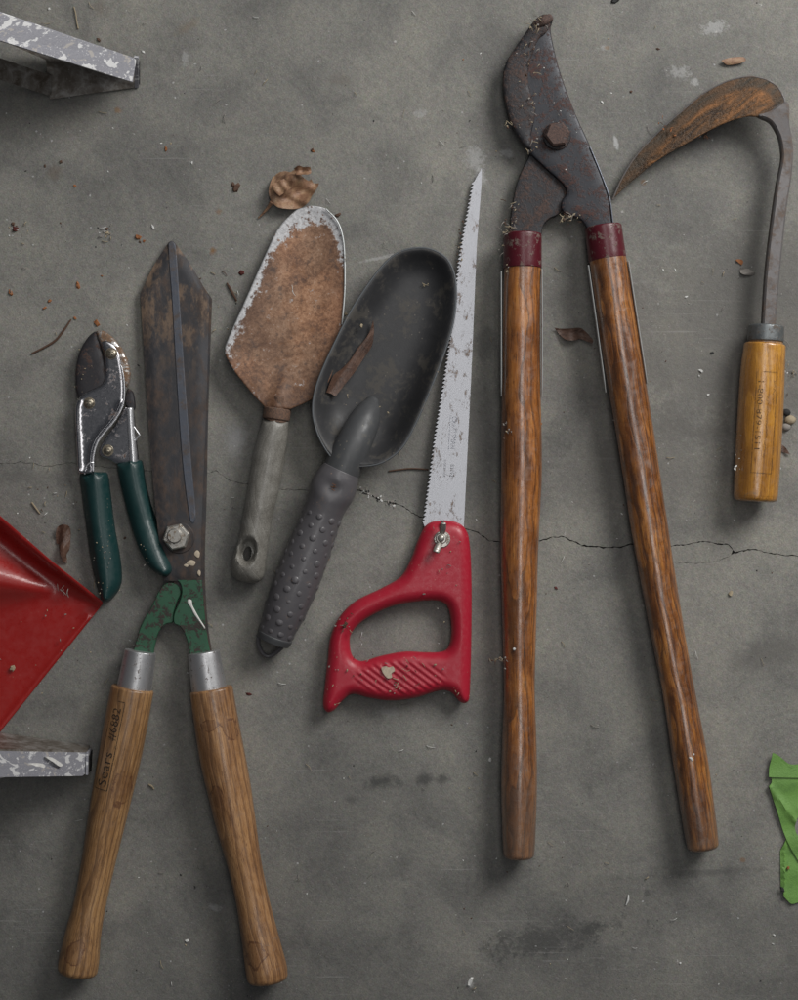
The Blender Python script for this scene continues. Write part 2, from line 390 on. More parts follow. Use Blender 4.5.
def rnd_top(z, h, r):           # rounded edge: height z at the edge rising to z+h within r
    return lambda x, y, d: z(x, y)+h*np.sqrt(np.clip(1-(1-np.clip(d/r, 0, 1))**2, 0, 1)) if callable(z) else z+h*np.sqrt(np.clip(1-(1-np.clip(d/r, 0, 1))**2, 0, 1))
def plane3(a, b, c):
    "height plane through three picture points (px, py, z)"
    M = np.linalg.solve(np.array([[a[0], a[1], 1], [b[0], b[1], 1], [c[0], c[1], 1]], float), np.array([a[2], b[2], c[2]], float))
    return lambda x, y: M[0]*x+M[1]*y+M[2]
def along(p0, p1, z0, z1):
    "height running linearly from p0 to p1"
    dx, dy = p1[0]-p0[0], p1[1]-p0[1]; L = dx*dx+dy*dy
    return lambda x, y: z0+(z1-z0)*(((x-p0[0])*dx+(y-p0[1])*dy)/L)

def sweep(ctrl, segs=40, sub=8, cap=(3, 3), sq=1.0, k=None, flat=1.0, wob=0.0, shape=None, closed_ends=True):
    "ctrl: (px, py, r, z) along a centre line -> tube; gc = (across, up, along)"
    c = []
    N = len(ctrl)
    if k is None: k = kf(sum(q[3] for q in ctrl)/N)
    for i in range(N-1):
        p = [np.array(ctrl[max(0, min(N-1, j))], float) for j in (i-1, i, i+1, i+2)]
        if i == 0: p[0] = 2*p[1]-p[2]
        if i == N-2: p[3] = 2*p[2]-p[1]
        for q in range(sub):
            t = q/sub
            c.append(0.5*((2*p[1])+(-p[0]+p[2])*t+(2*p[0]-5*p[1]+4*p[2]-p[3])*t*t+(-p[0]+3*p[1]-3*p[2]+p[3])*t**3))
    c.append(np.array(ctrl[-1], float)); c = np.array(c)
    pos = np.stack([(c[:, 0]-399)*k, (500-c[:, 1])*k, c[:, 3]], 1); rad = c[:, 2]*1.0
    # rounded ends
    def endcap(p, r, tdir, cp):
        out = []
        for a in (90, 70, 50, 32, 16):
            out.append((p-tdir*0+tdir*(cp*math.sin(R(a))), max(0.02, r-cp*(1-math.cos(R(a))))))
        return out
    T = np.gradient(pos, axis=0); T /= np.linalg.norm(T, axis=1)[:, None]+1e-9
    rings = []
    if cap[0]: rings += [(q-T[0]*0, r, T[0]) for q, r in endcap(pos[0], rad[0], -T[0], cap[0])]
    rings += [(pos[i], rad[i], T[i]) for i in range(len(pos))]
    if cap[1]: rings += [(q, r, T[-1]) for q, r in reversed(endcap(pos[-1], rad[-1], T[-1], cap[1]))]
    verts, gc, faces = [], [], []; s = 0.0; prev = None
    for p, r, t in rings:
        if prev is not None: s += float(np.linalg.norm(p-prev))
        prev = p
        side = np.cross(t, (0, 0, 1.0)); side /= np.linalg.norm(side)+1e-9; up = np.cross(side, t)
        for j in range(segs):
            a = 2*math.pi*j/segs; ca, sa = math.cos(a), math.sin(a)
            if sq != 1.0: ca = math.copysign(abs(ca)**sq, ca); sa = math.copysign(abs(sa)**sq, sa)
            rr = r*(1+(wob*math.sin(3*a+s*0.03)+wob*0.6*math.sin(5*a-s*0.05+2)))
            if shape: rr *= shape(a, s)
            verts.append(p+side*(rr*ca)+up*(rr*sa*flat)); gc.append((rr*ca, rr*sa, s))
    n = len(rings)
    for i in range(n-1):
        for j in range(segs):
            a, b = i*segs+j, i*segs+(j+1) % segs; faces.append([a, b, b+segs, a+segs])
    if closed_ends: faces.append(list(range(segs))[::-1]); faces.append([(n-1)*segs+j for j in range(segs)])
    return [tuple(v) for v in verts], faces, gc

def prism(cx, cy, r, n, z0, z1, rot=0.0, k=None, bev=0.6, r2=None):
    "upright n-gon post with a chamfered top"
    k = kf(z1) if k is None else k; v, f = [], []
    X, Y = (cx-399)*k, (500-cy)*k
    for rr, z in ((r, z0), (r, z1-bev), (r-bev if r2 is None else r2, z1)):
        for i in range(n):
            a = rot+2*math.pi*i/n; v.append((X+rr*math.cos(a), Y+rr*math.sin(a), z))
    for q in range(2):
        for i in range(n): f.append([q*n+i, q*n+(i+1) % n, (q+1)*n+(i+1) % n, (q+1)*n+i])
    f.append(list(range(n))[::-1]); f.append([2*n+i for i in range(n)])
    return v, f, None
def dome(cx, cy, r, z0, h, k=None, segs=20, rings=5):
    k = kf(z0) if k is None else k; X, Y = (cx-399)*k, (500-cy)*k; v, f = [], []
    for i in range(rings+1):
        a = R(90*i/rings)
        rr = r*math.cos(a) if i < rings else 0.001
        for j in range(segs): v.append((X+rr*math.cos(2*math.pi*j/segs), Y+rr*math.sin(2*math.pi*j/segs), z0+h*math.sin(a)))
    for i in range(rings):
        for j in range(segs): f.append([i*segs+j, i*segs+(j+1) % segs, (i+1)*segs+(j+1) % segs, (i+1)*segs+j])
    f.append(list(range(segs))[::-1]); return v, f, None
def join(*gs):
    V, F, G, Mi = [], [], [], []
    for g in gs:
        b = len(V); V += list(g[0]); F += [[i+b for i in f] for f in g[1]]; G += list(g[2] if g[2] is not None else g[0])
        Mi += list(g[3]) if len(g) > 3 and g[3] is not None else [0]*len(g[1])
    return V, F, G, Mi
def withmat(g, i): return g[0], g[1], g[2], [i]*len(g[1])
def slab(quad, th):
    "thick plate from 3D corner points given as (px, py, z)"
    a = [np.array(P(*q)) for q in quad]; n = sum(np.cross(p, q) for p, q in zip([v-a[0] for v in a], [v-a[0] for v in a[1:]+a[:1]])); n = n/np.linalg.norm(n)
    if n[2] < 0: n = -n
    N = len(a); v = [tuple(q) for q in a]+[tuple(q-n*th) for q in a]
    f = [list(range(N)), list(range(N, 2*N))[::-1]]+[[i, (i+1) % N, N+(i+1) % N, N+i] for i in range(N)]
    return v, f, None
def lettering(text, size, place, squeeze=1.0):
    "flat letters mapped by place(s, t) -> 3D (s runs along the line of writing, t is up the letter)"
    cu = bpy.data.curves.new('lettering', 'FONT'); cu.body = text; cu.size = size; cu.resolution_u = 3
    ob = bpy.data.objects.new('lettering', cu); me = bpy.data.meshes.new_from_object(ob)
    v = [place(q.co.x*squeeze, q.co.y) for q in me.vertices]; f = [list(p.vertices) for p in me.polygons]
    bpy.data.objects.remove(ob); bpy.data.meshes.remove(me); bpy.data.curves.remove(cu)
    return v, f, None
def stroke(pts, w, place):
    "thin flat line through (s, t) points"
    v, f = [], []
    for i, (s, t) in enumerate(pts):
        a = pts[max(0, i-1)]; b = pts[min(len(pts)-1, i+1)]; dx, dy = b[0]-a[0], b[1]-a[1]; L = math.hypot(dx, dy)+1e-9
        v += [place(s-dy/L*w/2, t+dx/L*w/2), place(s+dy/L*w/2, t-dx/L*w/2)]
    for i in range(len(pts)-1): f.append([2*i, 2*i+2, 2*i+3, 2*i+1])
    return v, f, None
def on_tube(p0, p1, rfun, z, off=0.0, lift=0.3, flip=False, k=None):
    "s from p0 towards p1 along a straight handle; t across, wrapped round it"
    k = kf(z) if k is None else k
    A = np.array(((p0[0]-399)*k, (500-p0[1])*k)); B = np.array(((p1[0]-399)*k, (500-p1[1])*k)); d = (B-A)/np.linalg.norm(B-A)
    left = np.array((-d[1], d[0]))
    def f(s, t):
        r = rfun(s)+lift; th = (t+off)/r; c = A+d*s+left*r*math.sin(th); return (c[0], c[1], z+r*math.cos(th))
    return f

# ---------------------------------------------------------------- materials
M_floor = concrete()
M_crack = flat('crack_dirt', (0.035, 0.032, 0.03))
M_lop = wood('varnished_ash', [(0.22, (0.115, 0.034, 0.009)), (0.42, (0.27, 0.090, 0.018)), (0.60, (0.42, 0.155, 0.032)), (0.80, (0.52, 0.24, 0.062))], 0.36, 1.5, (0.045, 0.018, 0.008), 0.40, 0, 0.35, 0.9, ends=(430, 570), stretch=0.03, warpamp=15, lineamt=0.7)
M_lop2 = wood('varnished_ash_dark', [(0.22, (0.095, 0.028, 0.008)), (0.42, (0.25, 0.083, 0.016)), (0.60, (0.42, 0.160, 0.030)), (0.80, (0.58, 0.28, 0.062))], 0.34, 1.3, (0.040, 0.016, 0.008), 0.55, 31, 0.30, 0.95, ends=(500, 620), stretch=0.03, warpamp=18, lineamt=0.75)
M_shw = wood('worn_hickory', [(0.28, (0.18, 0.088, 0.032)), (0.50, (0.35, 0.190, 0.078)), (0.75, (0.48, 0.285, 0.130))], 0.42, 1.3, (0.11, 0.056, 0.028), 0.22, 12, 0.35, 0.35, stretch=0.02, warpamp=9, lineamt=0.75, rings=((-10, 96, 9, 15), (4, 265, 9, 12)))
M_shw2 = wood('worn_hickory_reddish', [(0.28, (0.18, 0.082, 0.031)), (0.50, (0.35, 0.180, 0.075)), (0.75, (0.48, 0.275, 0.125))], 0.38, 1.0, (0.12, 0.058, 0.030), 0.30, 47, 0.5, 0.45, stretch=0.02, warpamp=8, lineamt=0.65, rings=((11, 104, 7, 10), (-13, 40, 7, 10), (5, 34, 8, 5), (6, 262, 9, 14)))
M_sick = wood('yellow_varnished_wood', [(0.25, (0.27, 0.105, 0.014)), (0.50, (0.50, 0.225, 0.030)), (0.78, (0.62, 0.32, 0.055))], 0.28, 1.3, (0.19, 0.075, 0.018), 0.25, 5, 0.30, 0.8, ends=(152, 175), stretch=0.015, warpamp=5, lineamt=0.5)
M_trowood = wood('grey_weathered_wood', [(0.30, (0.115, 0.110, 0.095)), (0.50, (0.20, 0.19, 0.168)), (0.75, (0.29, 0.28, 0.255))], 0.40, 0.9, (0.10, 0.092, 0.078), 0.15, 3, 0.2, 0.3, stretch=0.02, warpamp=5, lineamt=0.22)
M_blade = metal('dark_blade_steel', (0.050, 0.050, 0.055), (0.070, 0.048, 0.038), (0.024, 0.019, 0.018), 0.50, 0.14, 0.028, 0.45, 0.40, 0.35, 1, (1, 0.5, 1), tan=(0.20, 0.135, 0.090))
M_ridge = metal('blue_steel_ridge', (0.105, 0.115, 0.140), (0.08, 0.06, 0.05), (0.04, 0.036, 0.036), 0.42, 0.15, 0.05, 0.6, 0.38, 0.3, 2)
M_lopsteel = metal('lopper_steel', (0.024, 0.0255, 0.032), (0.070, 0.030, 0.024), (0.030, 0.021, 0.020), 0.44, 0.09, 0.070, 0.30, 0.42, 0.7, 3)
M_lopsteel2 = metal('lopper_steel_crusted', (0.024, 0.024, 0.028), (0.080, 0.046, 0.037), (0.028, 0.023, 0.022), 0.47, 0.12, 0.070, 0.25, 0.50, 1.1, 4)
M_bolt = metal('rusty_bolt', (0.09, 0.075, 0.075), (0.115, 0.068, 0.055), (0.040, 0.028, 0.026), 0.60, 0.08, 0.15, 0.6, 0.5, 0.8, 5)
M_zinc = metal('zinc_nut', (0.52, 0.50, 0.46), (0.20, 0.15, 0.10), (0.12, 0.10, 0.08), 0.42, 0.06, 0.25, 0.85, 0.34, 0.5, 6)
M_ferr = metal('ferrule_steel', (0.56, 0.56, 0.57), (0.10, 0.075, 0.060), (0.06, 0.05, 0.045), 0.375, 0.035, 0.22, 0.85, 0.40, 0.3, 7, (1, 1, 0.6))
M_ferr2 = metal('ferrule_grey', (0.20, 0.215, 0.22), (0.10, 0.085, 0.07), (0.07, 0.06, 0.055), 0.45, 0.08, 0.12, 0.75, 0.42, 0.4, 8)
M_greenp = metal('chipped_green_paint', (0.026, 0.092, 0.050), (0.040, 0.030, 0.025), (0.024, 0.022, 0.020), 0.46, 0.025, 0.11, 0.0, 0.42, 0.5, 9, variation=0.25)
M_redf = metal('maroon_paint', (0.085, 0.009, 0.016), (0.15, 0.105, 0.09), (0.07, 0.045, 0.04), 0.43, 0.04, 0.12, 0.0, 0.30, 0.4, 10, variation=0.25)
M_chrome = metal('worn_chrome', (0.55, 0.54, 0.56), (0.12, 0.07, 0.05), (0.06, 0.04, 0.034), 0.36, 0.04, 0.07, 1.0, 0.20, 0.08, 11, variation=0.5)
M_chrrust = metal('rusted_chrome', (0.52, 0.50, 0.48), (0.20, 0.12, 0.07), (0.09, 0.055, 0.035), 0.52, 0.06, 0.11, 0.9, 0.30, 0.5, 12)
M_pblade = metal('black_blade', (0.040, 0.038, 0.042), (0.075, 0.038, 0.028), (0.03, 0.025, 0.023), 0.40, 0.08, 0.09, 0.3, 0.38, 0.3, 13)
M_screw = metal('screw_brass', (0.36, 0.32, 0.25), (0.12, 0.08, 0.05), (0.06, 0.05, 0.04), 0.42, 0.08, 0.3, 0.9, 0.30, 0.4, 14)
M_edge = metal('bright_edge', (0.78, 0.78, 0.80), (0.3, 0.25, 0.2), (0.2, 0.18, 0.15), 0.3, 0.05, 0.2, 0.8, 0.25, 0.2, 15)
M_sawb = metal('saw_blade_steel', (0.37, 0.375, 0.40), (0.20, 0.15, 0.12), (0.13, 0.10, 0.085), 0.37, 0.07, 0.12, 0.7, 0.33, 0.2, 16, (1, 0.45, 1), variation=0.45)
M_strap = metal('steel_strap', (0.46, 0.48, 0.48), (0.14, 0.10, 0.08), (0.10, 0.08, 0.07), 0.36, 0.06, 0.1, 0.25, 0.40, 0.3, 17)
M_shank = metal('forged_shank', (0.17, 0.16, 0.16), (0.13, 0.095, 0.075), (0.085, 0.072, 0.066), 0.46, 0.12, 0.05, 0.45, 0.50, 0.5, 18)
M_collar = metal('rusty_collar', (0.22, 0.17, 0.14), (0.15, 0.085, 0.055), (0.07, 0.045, 0.035), 0.62, 0.08, 0.12, 0.7, 0.40, 0.6, 19)
M_redpl = plastic('red_plastic', (0.38, 0.014, 0.032), 0.38, (0.38, 0.20, 0.16), 0.20, 0.22, 0.25, 0.0, 0.08)
M_redpan = plastic('red_dustpan_plastic', (0.30, 0.014, 0.012), 0.32, (0.34, 0.14, 0.11), 0.06, 0.12, 0.2, 0.2, 0.10, 3, 0.66)
M_grip = plastic('green_vinyl', (0.006, 0.034, 0.034), 0.46, (0.13, 0.125, 0.10), 0.30, 0.22, 0.15, 0.1, 0.15, 5, 0.66)
M_rubber = plastic('grey_rubber', (0.095, 0.090, 0.096), 0.42, (0.17, 0.125, 0.10), 0.50, 0.10, 0.4, 0.1, 0.15, 7, 0.58)
M_scoop = plastic('scoop_grey', (0.034, 0.034, 0.036), 0.52, (0.085, 0.076, 0.064), 0.6, 0.045, 0.5, 0.0, 0.35, 9, 0.50)
M_socket = plastic('socket_grey', (0.062, 0.064, 0.067), 0.44, (0.16, 0.145, 0.115), 0.35, 0.08, 0.3, 0.0, 0.2, 11, 0.58)
M_scooplip = plastic('scoop_worn_lip', (0.085, 0.092, 0.10), 0.55, (0.19, 0.15, 0.11), 0.5, 0.12, 0.3, 0.0, 0.2, 13, 0.55)
M_black = flat('black_rubber', (0.012, 0.012, 0.012), 0.6)
M_dark = flat('dark_hole', (0.012, 0.011, 0.010))
M_tape = plastic('green_tape', (0.155, 0.315, 0.070), 0.50, (0.085, 0.19, 0.045), 0.45, 0.07, 2.5, 0.0, 0.18, 15, 0.50)
M_ink = ink('black_stamp_ink', (0.02, 0.016, 0.014), 0.42)
M_inkfaint = ink('faint_stamp_ink', (0.07, 0.035, 0.015), 0.46)
M_inkgrey = ink('etched_grey', (0.16, 0.17, 0.21), 0.50)
M_inkdark = ink('etched_dark', (0.06, 0.06, 0.07), 0.46)
M_tan = flat('pale_flake', (0.50, 0.42, 0.32)); M_white = flat('white_chip', (0.60, 0.60, 0.58)); M_straw = flat('straw', (0.34, 0.28, 0.19))
M_brown = flat('brown_bark', (0.085, 0.045, 0.028)); M_orange = flat('rust_flake', (0.26, 0.10, 0.035)); M_char = flat('black_grit', (0.02, 0.02, 0.02))
M_greyd = flat('grey_lint', (0.24, 0.22, 0.20)); M_red = flat('dark_red_bit', (0.09, 0.018, 0.014))
M_paint = flat('spilled_white_paint', (0.62, 0.61, 0.58), 0.5)

def leafmat(name, c1, c2, c3):
    m = Mat(name, rough=0.5); p = m.gc(); n = m.noise(p, 0.10, 5, 0.7, 0.8); v = m.noise(m.scale(p, (0.12, 1.0, 1)), 0.9, 3, 0.6)
    c = m.ramp(n, [(0.3, c1), (0.5, c2), (0.72, c3)]); c = m.mix(m.step(v, 0.5, 0.68, 0, 0.45), c, c1)
    m.set('Base Color', c); m.bump(m.math('ADD', n, v), 0.0006, 0.8); return m.m
M_leafbig = leafmat('curled_leaf', (0.13, 0.065, 0.038), (0.29, 0.165, 0.10), (0.40, 0.28, 0.16))
M_leafdk = leafmat('dark_leaf', (0.040, 0.022, 0.016), (0.095, 0.050, 0.034), (0.15, 0.085, 0.058))

def rusttrowel():
    m = Mat('rusted_trowel'); p = m.gc(); g = m.scale(m.vm('SUBTRACT', p, (0, 0, 0)), (1, 1, 1))
    n1 = m.noise(p, 0.045, 6, 0.7, 0.3); n2 = m.noise(p, 0.30, 5, 0.75); n3 = m.noise(p, 0.12, 4, 0.7)
    # bare steel survives in a band inside the tip and the left edge
    e = m.node('ShaderNodeAttribute', attribute_name='bare').outputs['Fac']
    f = m.math('ADD', e, m.math('ADD', m.math('MULTIPLY', m.math('SUBTRACT', n1, 0.5), 1.6), m.math('MULTIPLY', m.math('SUBTRACT', n3, 0.5), 2.0)))
    f = m.math('ADD', f, m.math('MULTIPLY', m.math('SUBTRACT', n2, 0.5), 1.7))
    bare = m.step(f, 0.34, 0.76)
    r = m.ramp(m.math('ADD', m.math('MULTIPLY', m.con(n1, 1.8), 0.5), m.math('MULTIPLY', m.con(n2, 1.9), 0.5)), [(0.22, (0.065, 0.034, 0.024)), (0.40, (0.150, 0.081, 0.048)), (0.55, (0.245, 0.145, 0.090)), (0.78, (0.34, 0.225, 0.155))])
    wide = m.noise(p, 0.014, 3, 0.6); r = m.mix(1.0, r, m.ramp(wide, [(0.36, (0.62, 0.52, 0.46)), (0.52, (1.0, 0.95, 0.9)), (0.64, (1.45, 1.28, 1.12))]), 'MULTIPLY')
    edge = m.node('ShaderNodeAttribute', attribute_name='rimward').outputs['Fac']; r = m.mix(m.math('MULTIPLY', edge, m.step(n1, 0.35, 0.6, 0.4, 0.9)), r, m.mix(1.0, r, (0.55, 0.46, 0.42), 'MULTIPLY'))
    r = m.mix(m.step(n3, 0.55, 0.68, 0, 0.5), r, (0.20, 0.085, 0.030))
    r = m.mix(m.step(n3, 0.43, 0.34, 0, 0.6), r, (0.055, 0.034, 0.028))
    st = m.mix(m.con(n2, 2.0), (0.22, 0.22, 0.23), (0.66, 0.66, 0.67)); sv = m.voro(p, 0.17); r2 = m.step(m.math('ADD', sv, m.math('MULTIPLY', m.math('SUBTRACT', n2, 0.5), 0.8)), 0.22, 0.15); bare = m.math('MULTIPLY', bare, m.math('SUBTRACT', 1.0, m.math('MULTIPLY', r2, 0.8)))
    m.set('Base Color', m.mix(bare, r, st)); m.set('Metallic', m.math('MULTIPLY', bare, 0.35))
    m.set('Roughness', m.math('SUBTRACT', m.math('ADD', 0.50, m.math('MULTIPLY', n3, 0.2)), m.math('MULTIPLY', bare, 0.12)))
    m.bump(m.math('SUBTRACT', n2, m.math('MULTIPLY', bare, 0.6)), 0.0004, 0.7); return m.m
M_trowel = rusttrowel()
def sickleblade():
    m = Mat('rusty_sickle_blade'); p = m.gc(); ps = m.scale(p, (0.22, 1, 1))
    n1 = m.noise(ps, 0.10, 5, 0.7, 0.5); n2 = m.noise(p, 0.35, 4, 0.75); n3 = m.noise(ps, 0.045, 3, 0.6)
    c = m.ramp(m.math('ADD', m.math('MULTIPLY', n1, 0.82), m.math('MULTIPLY', n2, 0.18)), [(0.38, (0.034, 0.021, 0.013)), (0.46, (0.10, 0.053, 0.024)), (0.53, (0.19, 0.088, 0.032)), (0.63, (0.36, 0.16, 0.060))])
    e = m.node('ShaderNodeAttribute', attribute_name='scale_band').outputs['Fac']
    c = m.mix(m.math('MULTIPLY', m.step(m.math('ADD', e, m.math('SUBTRACT', n1, 0.5)), 0.35, 0.65), 0.7), c, (0.050, 0.043, 0.032))
    m.set('Base Color', c); m.set('Metallic', 0.15); m.set('Roughness', m.step(n1, 0.3, 0.7, 0.42, 0.7)); m.bump(m.math('ADD', m.con(n1, 2.0), n2), 0.0012, 1.0); return m.m
M_sblade = sickleblade()
def ladderpaint():
    m = Mat('spattered_aluminium'); p = m.gc(); n0 = m.noise(p, 0.05, 3, 0.55); n1 = m.noise(m.scale(p, (0.45, 1, 1)), 0.11, 4, 0.6, 0.4); n2 = m.noise(p, 0.7, 3, 0.75)
    c = m.mix(n2, (0.19, 0.19, 0.22), (0.36, 0.36, 0.39))
    v = m.voro(p, 0.40); c = m.mix(m.math('MULTIPLY', m.step(v, 0.24, 0.14), m.step(n0, 0.42, 0.55, 0, 0.9)), c, (0.66, 0.66, 0.67))
    c = m.mix(m.step(n1, 0.56, 0.59, 0, 0.9), c, (0.70, 0.70, 0.70))
    c = m.mix(m.step(n1, 0.385, 0.365, 0, 0.6), c, (0.50, 0.46, 0.41))
    m.set('Base Color', c); m.set('Metallic', 0.15); m.set('Roughness', 0.42); m.bump(m.math('ADD', n1, n2), 0.0006, 0.5); return m.m
M_lad = ladderpaint()
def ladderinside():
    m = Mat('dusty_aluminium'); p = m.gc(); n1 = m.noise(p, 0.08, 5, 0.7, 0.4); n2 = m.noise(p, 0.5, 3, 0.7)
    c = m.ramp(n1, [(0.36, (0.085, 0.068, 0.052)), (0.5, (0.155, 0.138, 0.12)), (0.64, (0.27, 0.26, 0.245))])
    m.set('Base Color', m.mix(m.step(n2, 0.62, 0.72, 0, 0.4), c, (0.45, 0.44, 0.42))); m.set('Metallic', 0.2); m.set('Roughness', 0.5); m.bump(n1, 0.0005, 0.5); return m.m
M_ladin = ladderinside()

# ================================================================ THE FLOOR
def ragged(pts, step=2.0, amp=1.0, seed=1, w=1.0):
    r = random.Random(seed); out = []; off = 0.0
    for (a, b) in zip(pts, pts[1:]):
        L = math.hypot(b[0]-a[0], b[1]-a[1]); n = max(1, int(L/step))
        for i in range(n):
            t = i/n; off = off*0.75+r.uniform(-amp, amp)*0.6
            ww = (a[2]+(b[2]-a[2])*t)*(0.25+0.95*r.random()**1.3)
            out.append((a[0]+(b[0]-a[0])*t+r.uniform(-.4, .4), a[1]+(b[1]-a[1])*t+off, ww))
    out.append((pts[-1][0], pts[-1][1], pts[-1][2])); return out
CR = [(-1300, 430, .7), (-60, 468, .6), (0, 463.5, .6), (22, 461.7, .55), (45, 466.5, .6), (72, 462.5, .5), (120, 470, .6), (206, 474.6, .7), (216, 471.6, .6), (228, 479, .7), (240, 484, .7),
      (282, 488.8, .7), (305, 490.5, .6), (340, 488, .6), (360, 490.5, 1.3), (382, 501, 1.5), (401, 505.5, .9), (419, 516, .8), (445, 524, .7), (470, 530, 1.0), (480, 534, 1.2), (490, 541, 1.2), (502, 542, 1.1),
      (540, 540.6, 1.0), (561, 536, 1.1), (582, 544.8, 1.4), (605, 547.4, 1.5), (631, 545, 1.2), (652, 546, 1.1), (673, 545.8, .9), (705, 542, 1.0), (728, 544.8, 1.0), (736, 552.6, 1.3), (752, 550, 1.1), (773, 553.7, 1.1), (798, 556, 1.1), (900, 560, 1), (2100, 610, 1)]
CR = [(x, y, w*(1.3 if x > 350 else 1)) for x, y, w in CR]
main = ragged(CR, 2.0, 1.0, 3)
ia = min(range(len(main)), key=lambda i: abs(main[i][0]-652)); ib = min(range(len(main)), key=lambda i: abs(main[i][0]-735))
A_, B_ = main[ia], main[ib]
branch = ragged([(A_[0], A_[1]+1.5, .5), (660, 558, .4), (673, 563, .55), (694, 563, .5), (715, 561.5, .5), (728, 557, .5), (B_[0], B_[1]+1.2, .6)], 2.0, 0.7, 9)
def fl(x, y, z=0): return (x-399, 500-y, z)
floor = Thing('floor', 'bare grey concrete slab, stained and crossed by a thin crack', None, 399, 500, kind='structure', empty=False)
V, F = [], []
def addpoly(pts, wall):
    b = len(V); V.extend([fl(*q) for q in pts]); F.append(list(range(b, b+len(pts))))
    if wall:
        n = len(wall); c = len(V); V.extend([fl(pts[i][0], pts[i][1], -4) for i in wall])
        for j in range(n-1): F.append([b+wall[j], b+wall[j+1], c+j+1, c+j])
up = [(x, y-w/2) for x, y, w in main]
lo = [(x, y+w/2) for x, y, w in main[:ia]]+[(x, y+w/2) for x, y, w in branch]+[(x, y+w/2) for x, y, w in main[ib+1:]]
addpoly([(-1300, -1000), ] + [(-1300, up[0][1])][:0] + up + [(2100, -1000)], list(range(1, 1+len(up))))
addpoly([(-1300, 2000)]+lo+[(2100, 2000)], list(range(1, 1+len(lo))))
isl = [(x, y+w/2) for x, y, w in main[ia+1:ib]]+[(x, y-w/2) for x, y, w in reversed(branch[2:-2])]
addpoly(isl, list(range(len(isl)))+[0])
mi = [0]*len(F); b = len(V); V.extend([fl(-1300, -1000, -3.2), fl(2100, -1000, -3.2), fl(2100, 2000, -3.2), fl(-1300, 2000, -3.2)]); F.append([b, b+1, b+2, b+3]); mi.append(1)
me_o = mesh(floor, 'floor', (V, F, None, mi), [M_floor, M_crack], smooth=False)

# ================================================================ HEDGE SHEARS
t = Thing('hedge_shears', 'long hedge shears with rust-brown closed blades, green painted arms and two turned brown wooden handles', 'hedge shears', 175, 640)
zb_ = along((172, 240), (176, 540), 5, 20); zb = lambda x, y: np.minimum(zb_(x, y), 20.0)       # blades lift from the tip to the pivot
under = spline([(174, 243, 1), (211, 298, 1), (208, 400), (206.5, 500), (205, 560), (205.6, 590), (208.6, 630), (212.8, 655, 1), (200, 656, 1), (192, 600), (176, 585), (168, 560), (160, 500), (150, 400), (144, 300, 1)], 8)
mesh(t, 'blade', relief(under, lambda x, y, d: zb(x, y)-2.2+0*d, lambda x, y, d: zb(x, y)-5.0, step=12, rings=(1.0,), k=kf(14)), M_blade)
RDG = [(170.5, 241), (175, 300), (180, 380), (186, 460), (192, 524)]
def ridge_d(x, y): return dist_poly(np.stack([x, y], 1), RDG, False)
upper = spline([(170.5, 239.5), (173.5, 241, 1), (190, 264), (208.7, 296.5, 1), (207, 380), (204.5, 460), (202.2, 530), (201.3, 581, 1), (178, 581, 1), (164, 578), (160.5, 545), (157.5, 520), (151.5, 460), (145.5, 380), (139.3, 293, 1), (152, 266), (167.5, 241, 1)], 8)
mesh(t, 'blade', relief(upper, lambda x, y, d: zb(x, y)+np.clip(d/7, 0, 1)*1.6, lambda x, y, d: zb(x, y)-1.8, step=5, rings=(1.0, 3.5, 7), k=kf(14)), M_blade)
rid = spline([(167.2, 243), (170.5, 240), (174.5, 244), (179, 300), (185, 380), (191.5, 460), (196.5, 516), (194, 524), (190.5, 520), (182.5, 460), (176.3, 380), (171.2, 300)], 8)
mesh(t, 'blade_ridge', relief(rid, lambda x, y, d: zb(x, y)+1.6+np.clip(d/0.9, 0, 1)*0.8, lambda x, y, d: zb(x, y)+0.6, step=3, rings=(0.9, 1.8), k=kf(14)), M_ridge, ang=18)
arm_l = spline([(161, 588), (168, 583), (177.5, 585), (181.2, 592), (177, 602), (174, 612), (173, 622), (166, 624), (159.5, 631), (155.5, 642), (152.3, 660, 1), (131.5, 656, 1), (135, 645), (141, 626), (152, 606)], 8)
arm_r = spline([(178, 580, 1), (201.8, 580, 1), (204.0, 608), (207.0, 635), (211.3, 658, 1), (190.8, 661, 1), (188.5, 645), (184.5, 633), (179.5, 626), (174.3, 623), (174.3, 614), (179.5, 602), (182, 592), (181, 585)], 8)
za = lambda x, y: 20+0*x
mesh(t, 'arm', relief(arm_l, rnd_top(lambda x, y: 18.6+0*x, 0.9, 1.0), lambda x, y, d: 13+0*d, step=6, rings=(0.8, 2), k=kf(18)), M_greenp)
armr = mesh(t, 'arm', relief(arm_r, rnd_top(lambda x, y: 21.4+0*x, 0.9, 1.0), lambda x, y, d: 15.5+0*d, step=6, rings=(0.8, 2), k=kf(20)), M_greenp)
mesh(t, 'paint_drip', relief(spline([(188, 599.5), (191.5, 600), (192.5, 605), (196, 612), (200, 619), (205.5, 628), (204.5, 628.6), (199, 621), (194, 614), (190.5, 607), (187.6, 603)], 5), rnd_top(22.5, 0.8, 1.5), lambda x, y, d: 22.1+0*d, step=3, rings=(0.7,), k=kf(22)), M_paint, parent=armr)
wsh = mesh(t, 'washer', prism(179, 538, 15.5, 32, 20, 22.5, bev=0.8), M_blade)
mesh(t, 'pivot_nut', prism(176, 537, 13.6, 6, 22.3, 29.5, R(12), bev=1.6), M_zinc)
mesh(t, 'pivot_bolt', join(prism(174.3, 536, 7.4, 24, 28, 33.0, bev=1.2)), M_zinc)
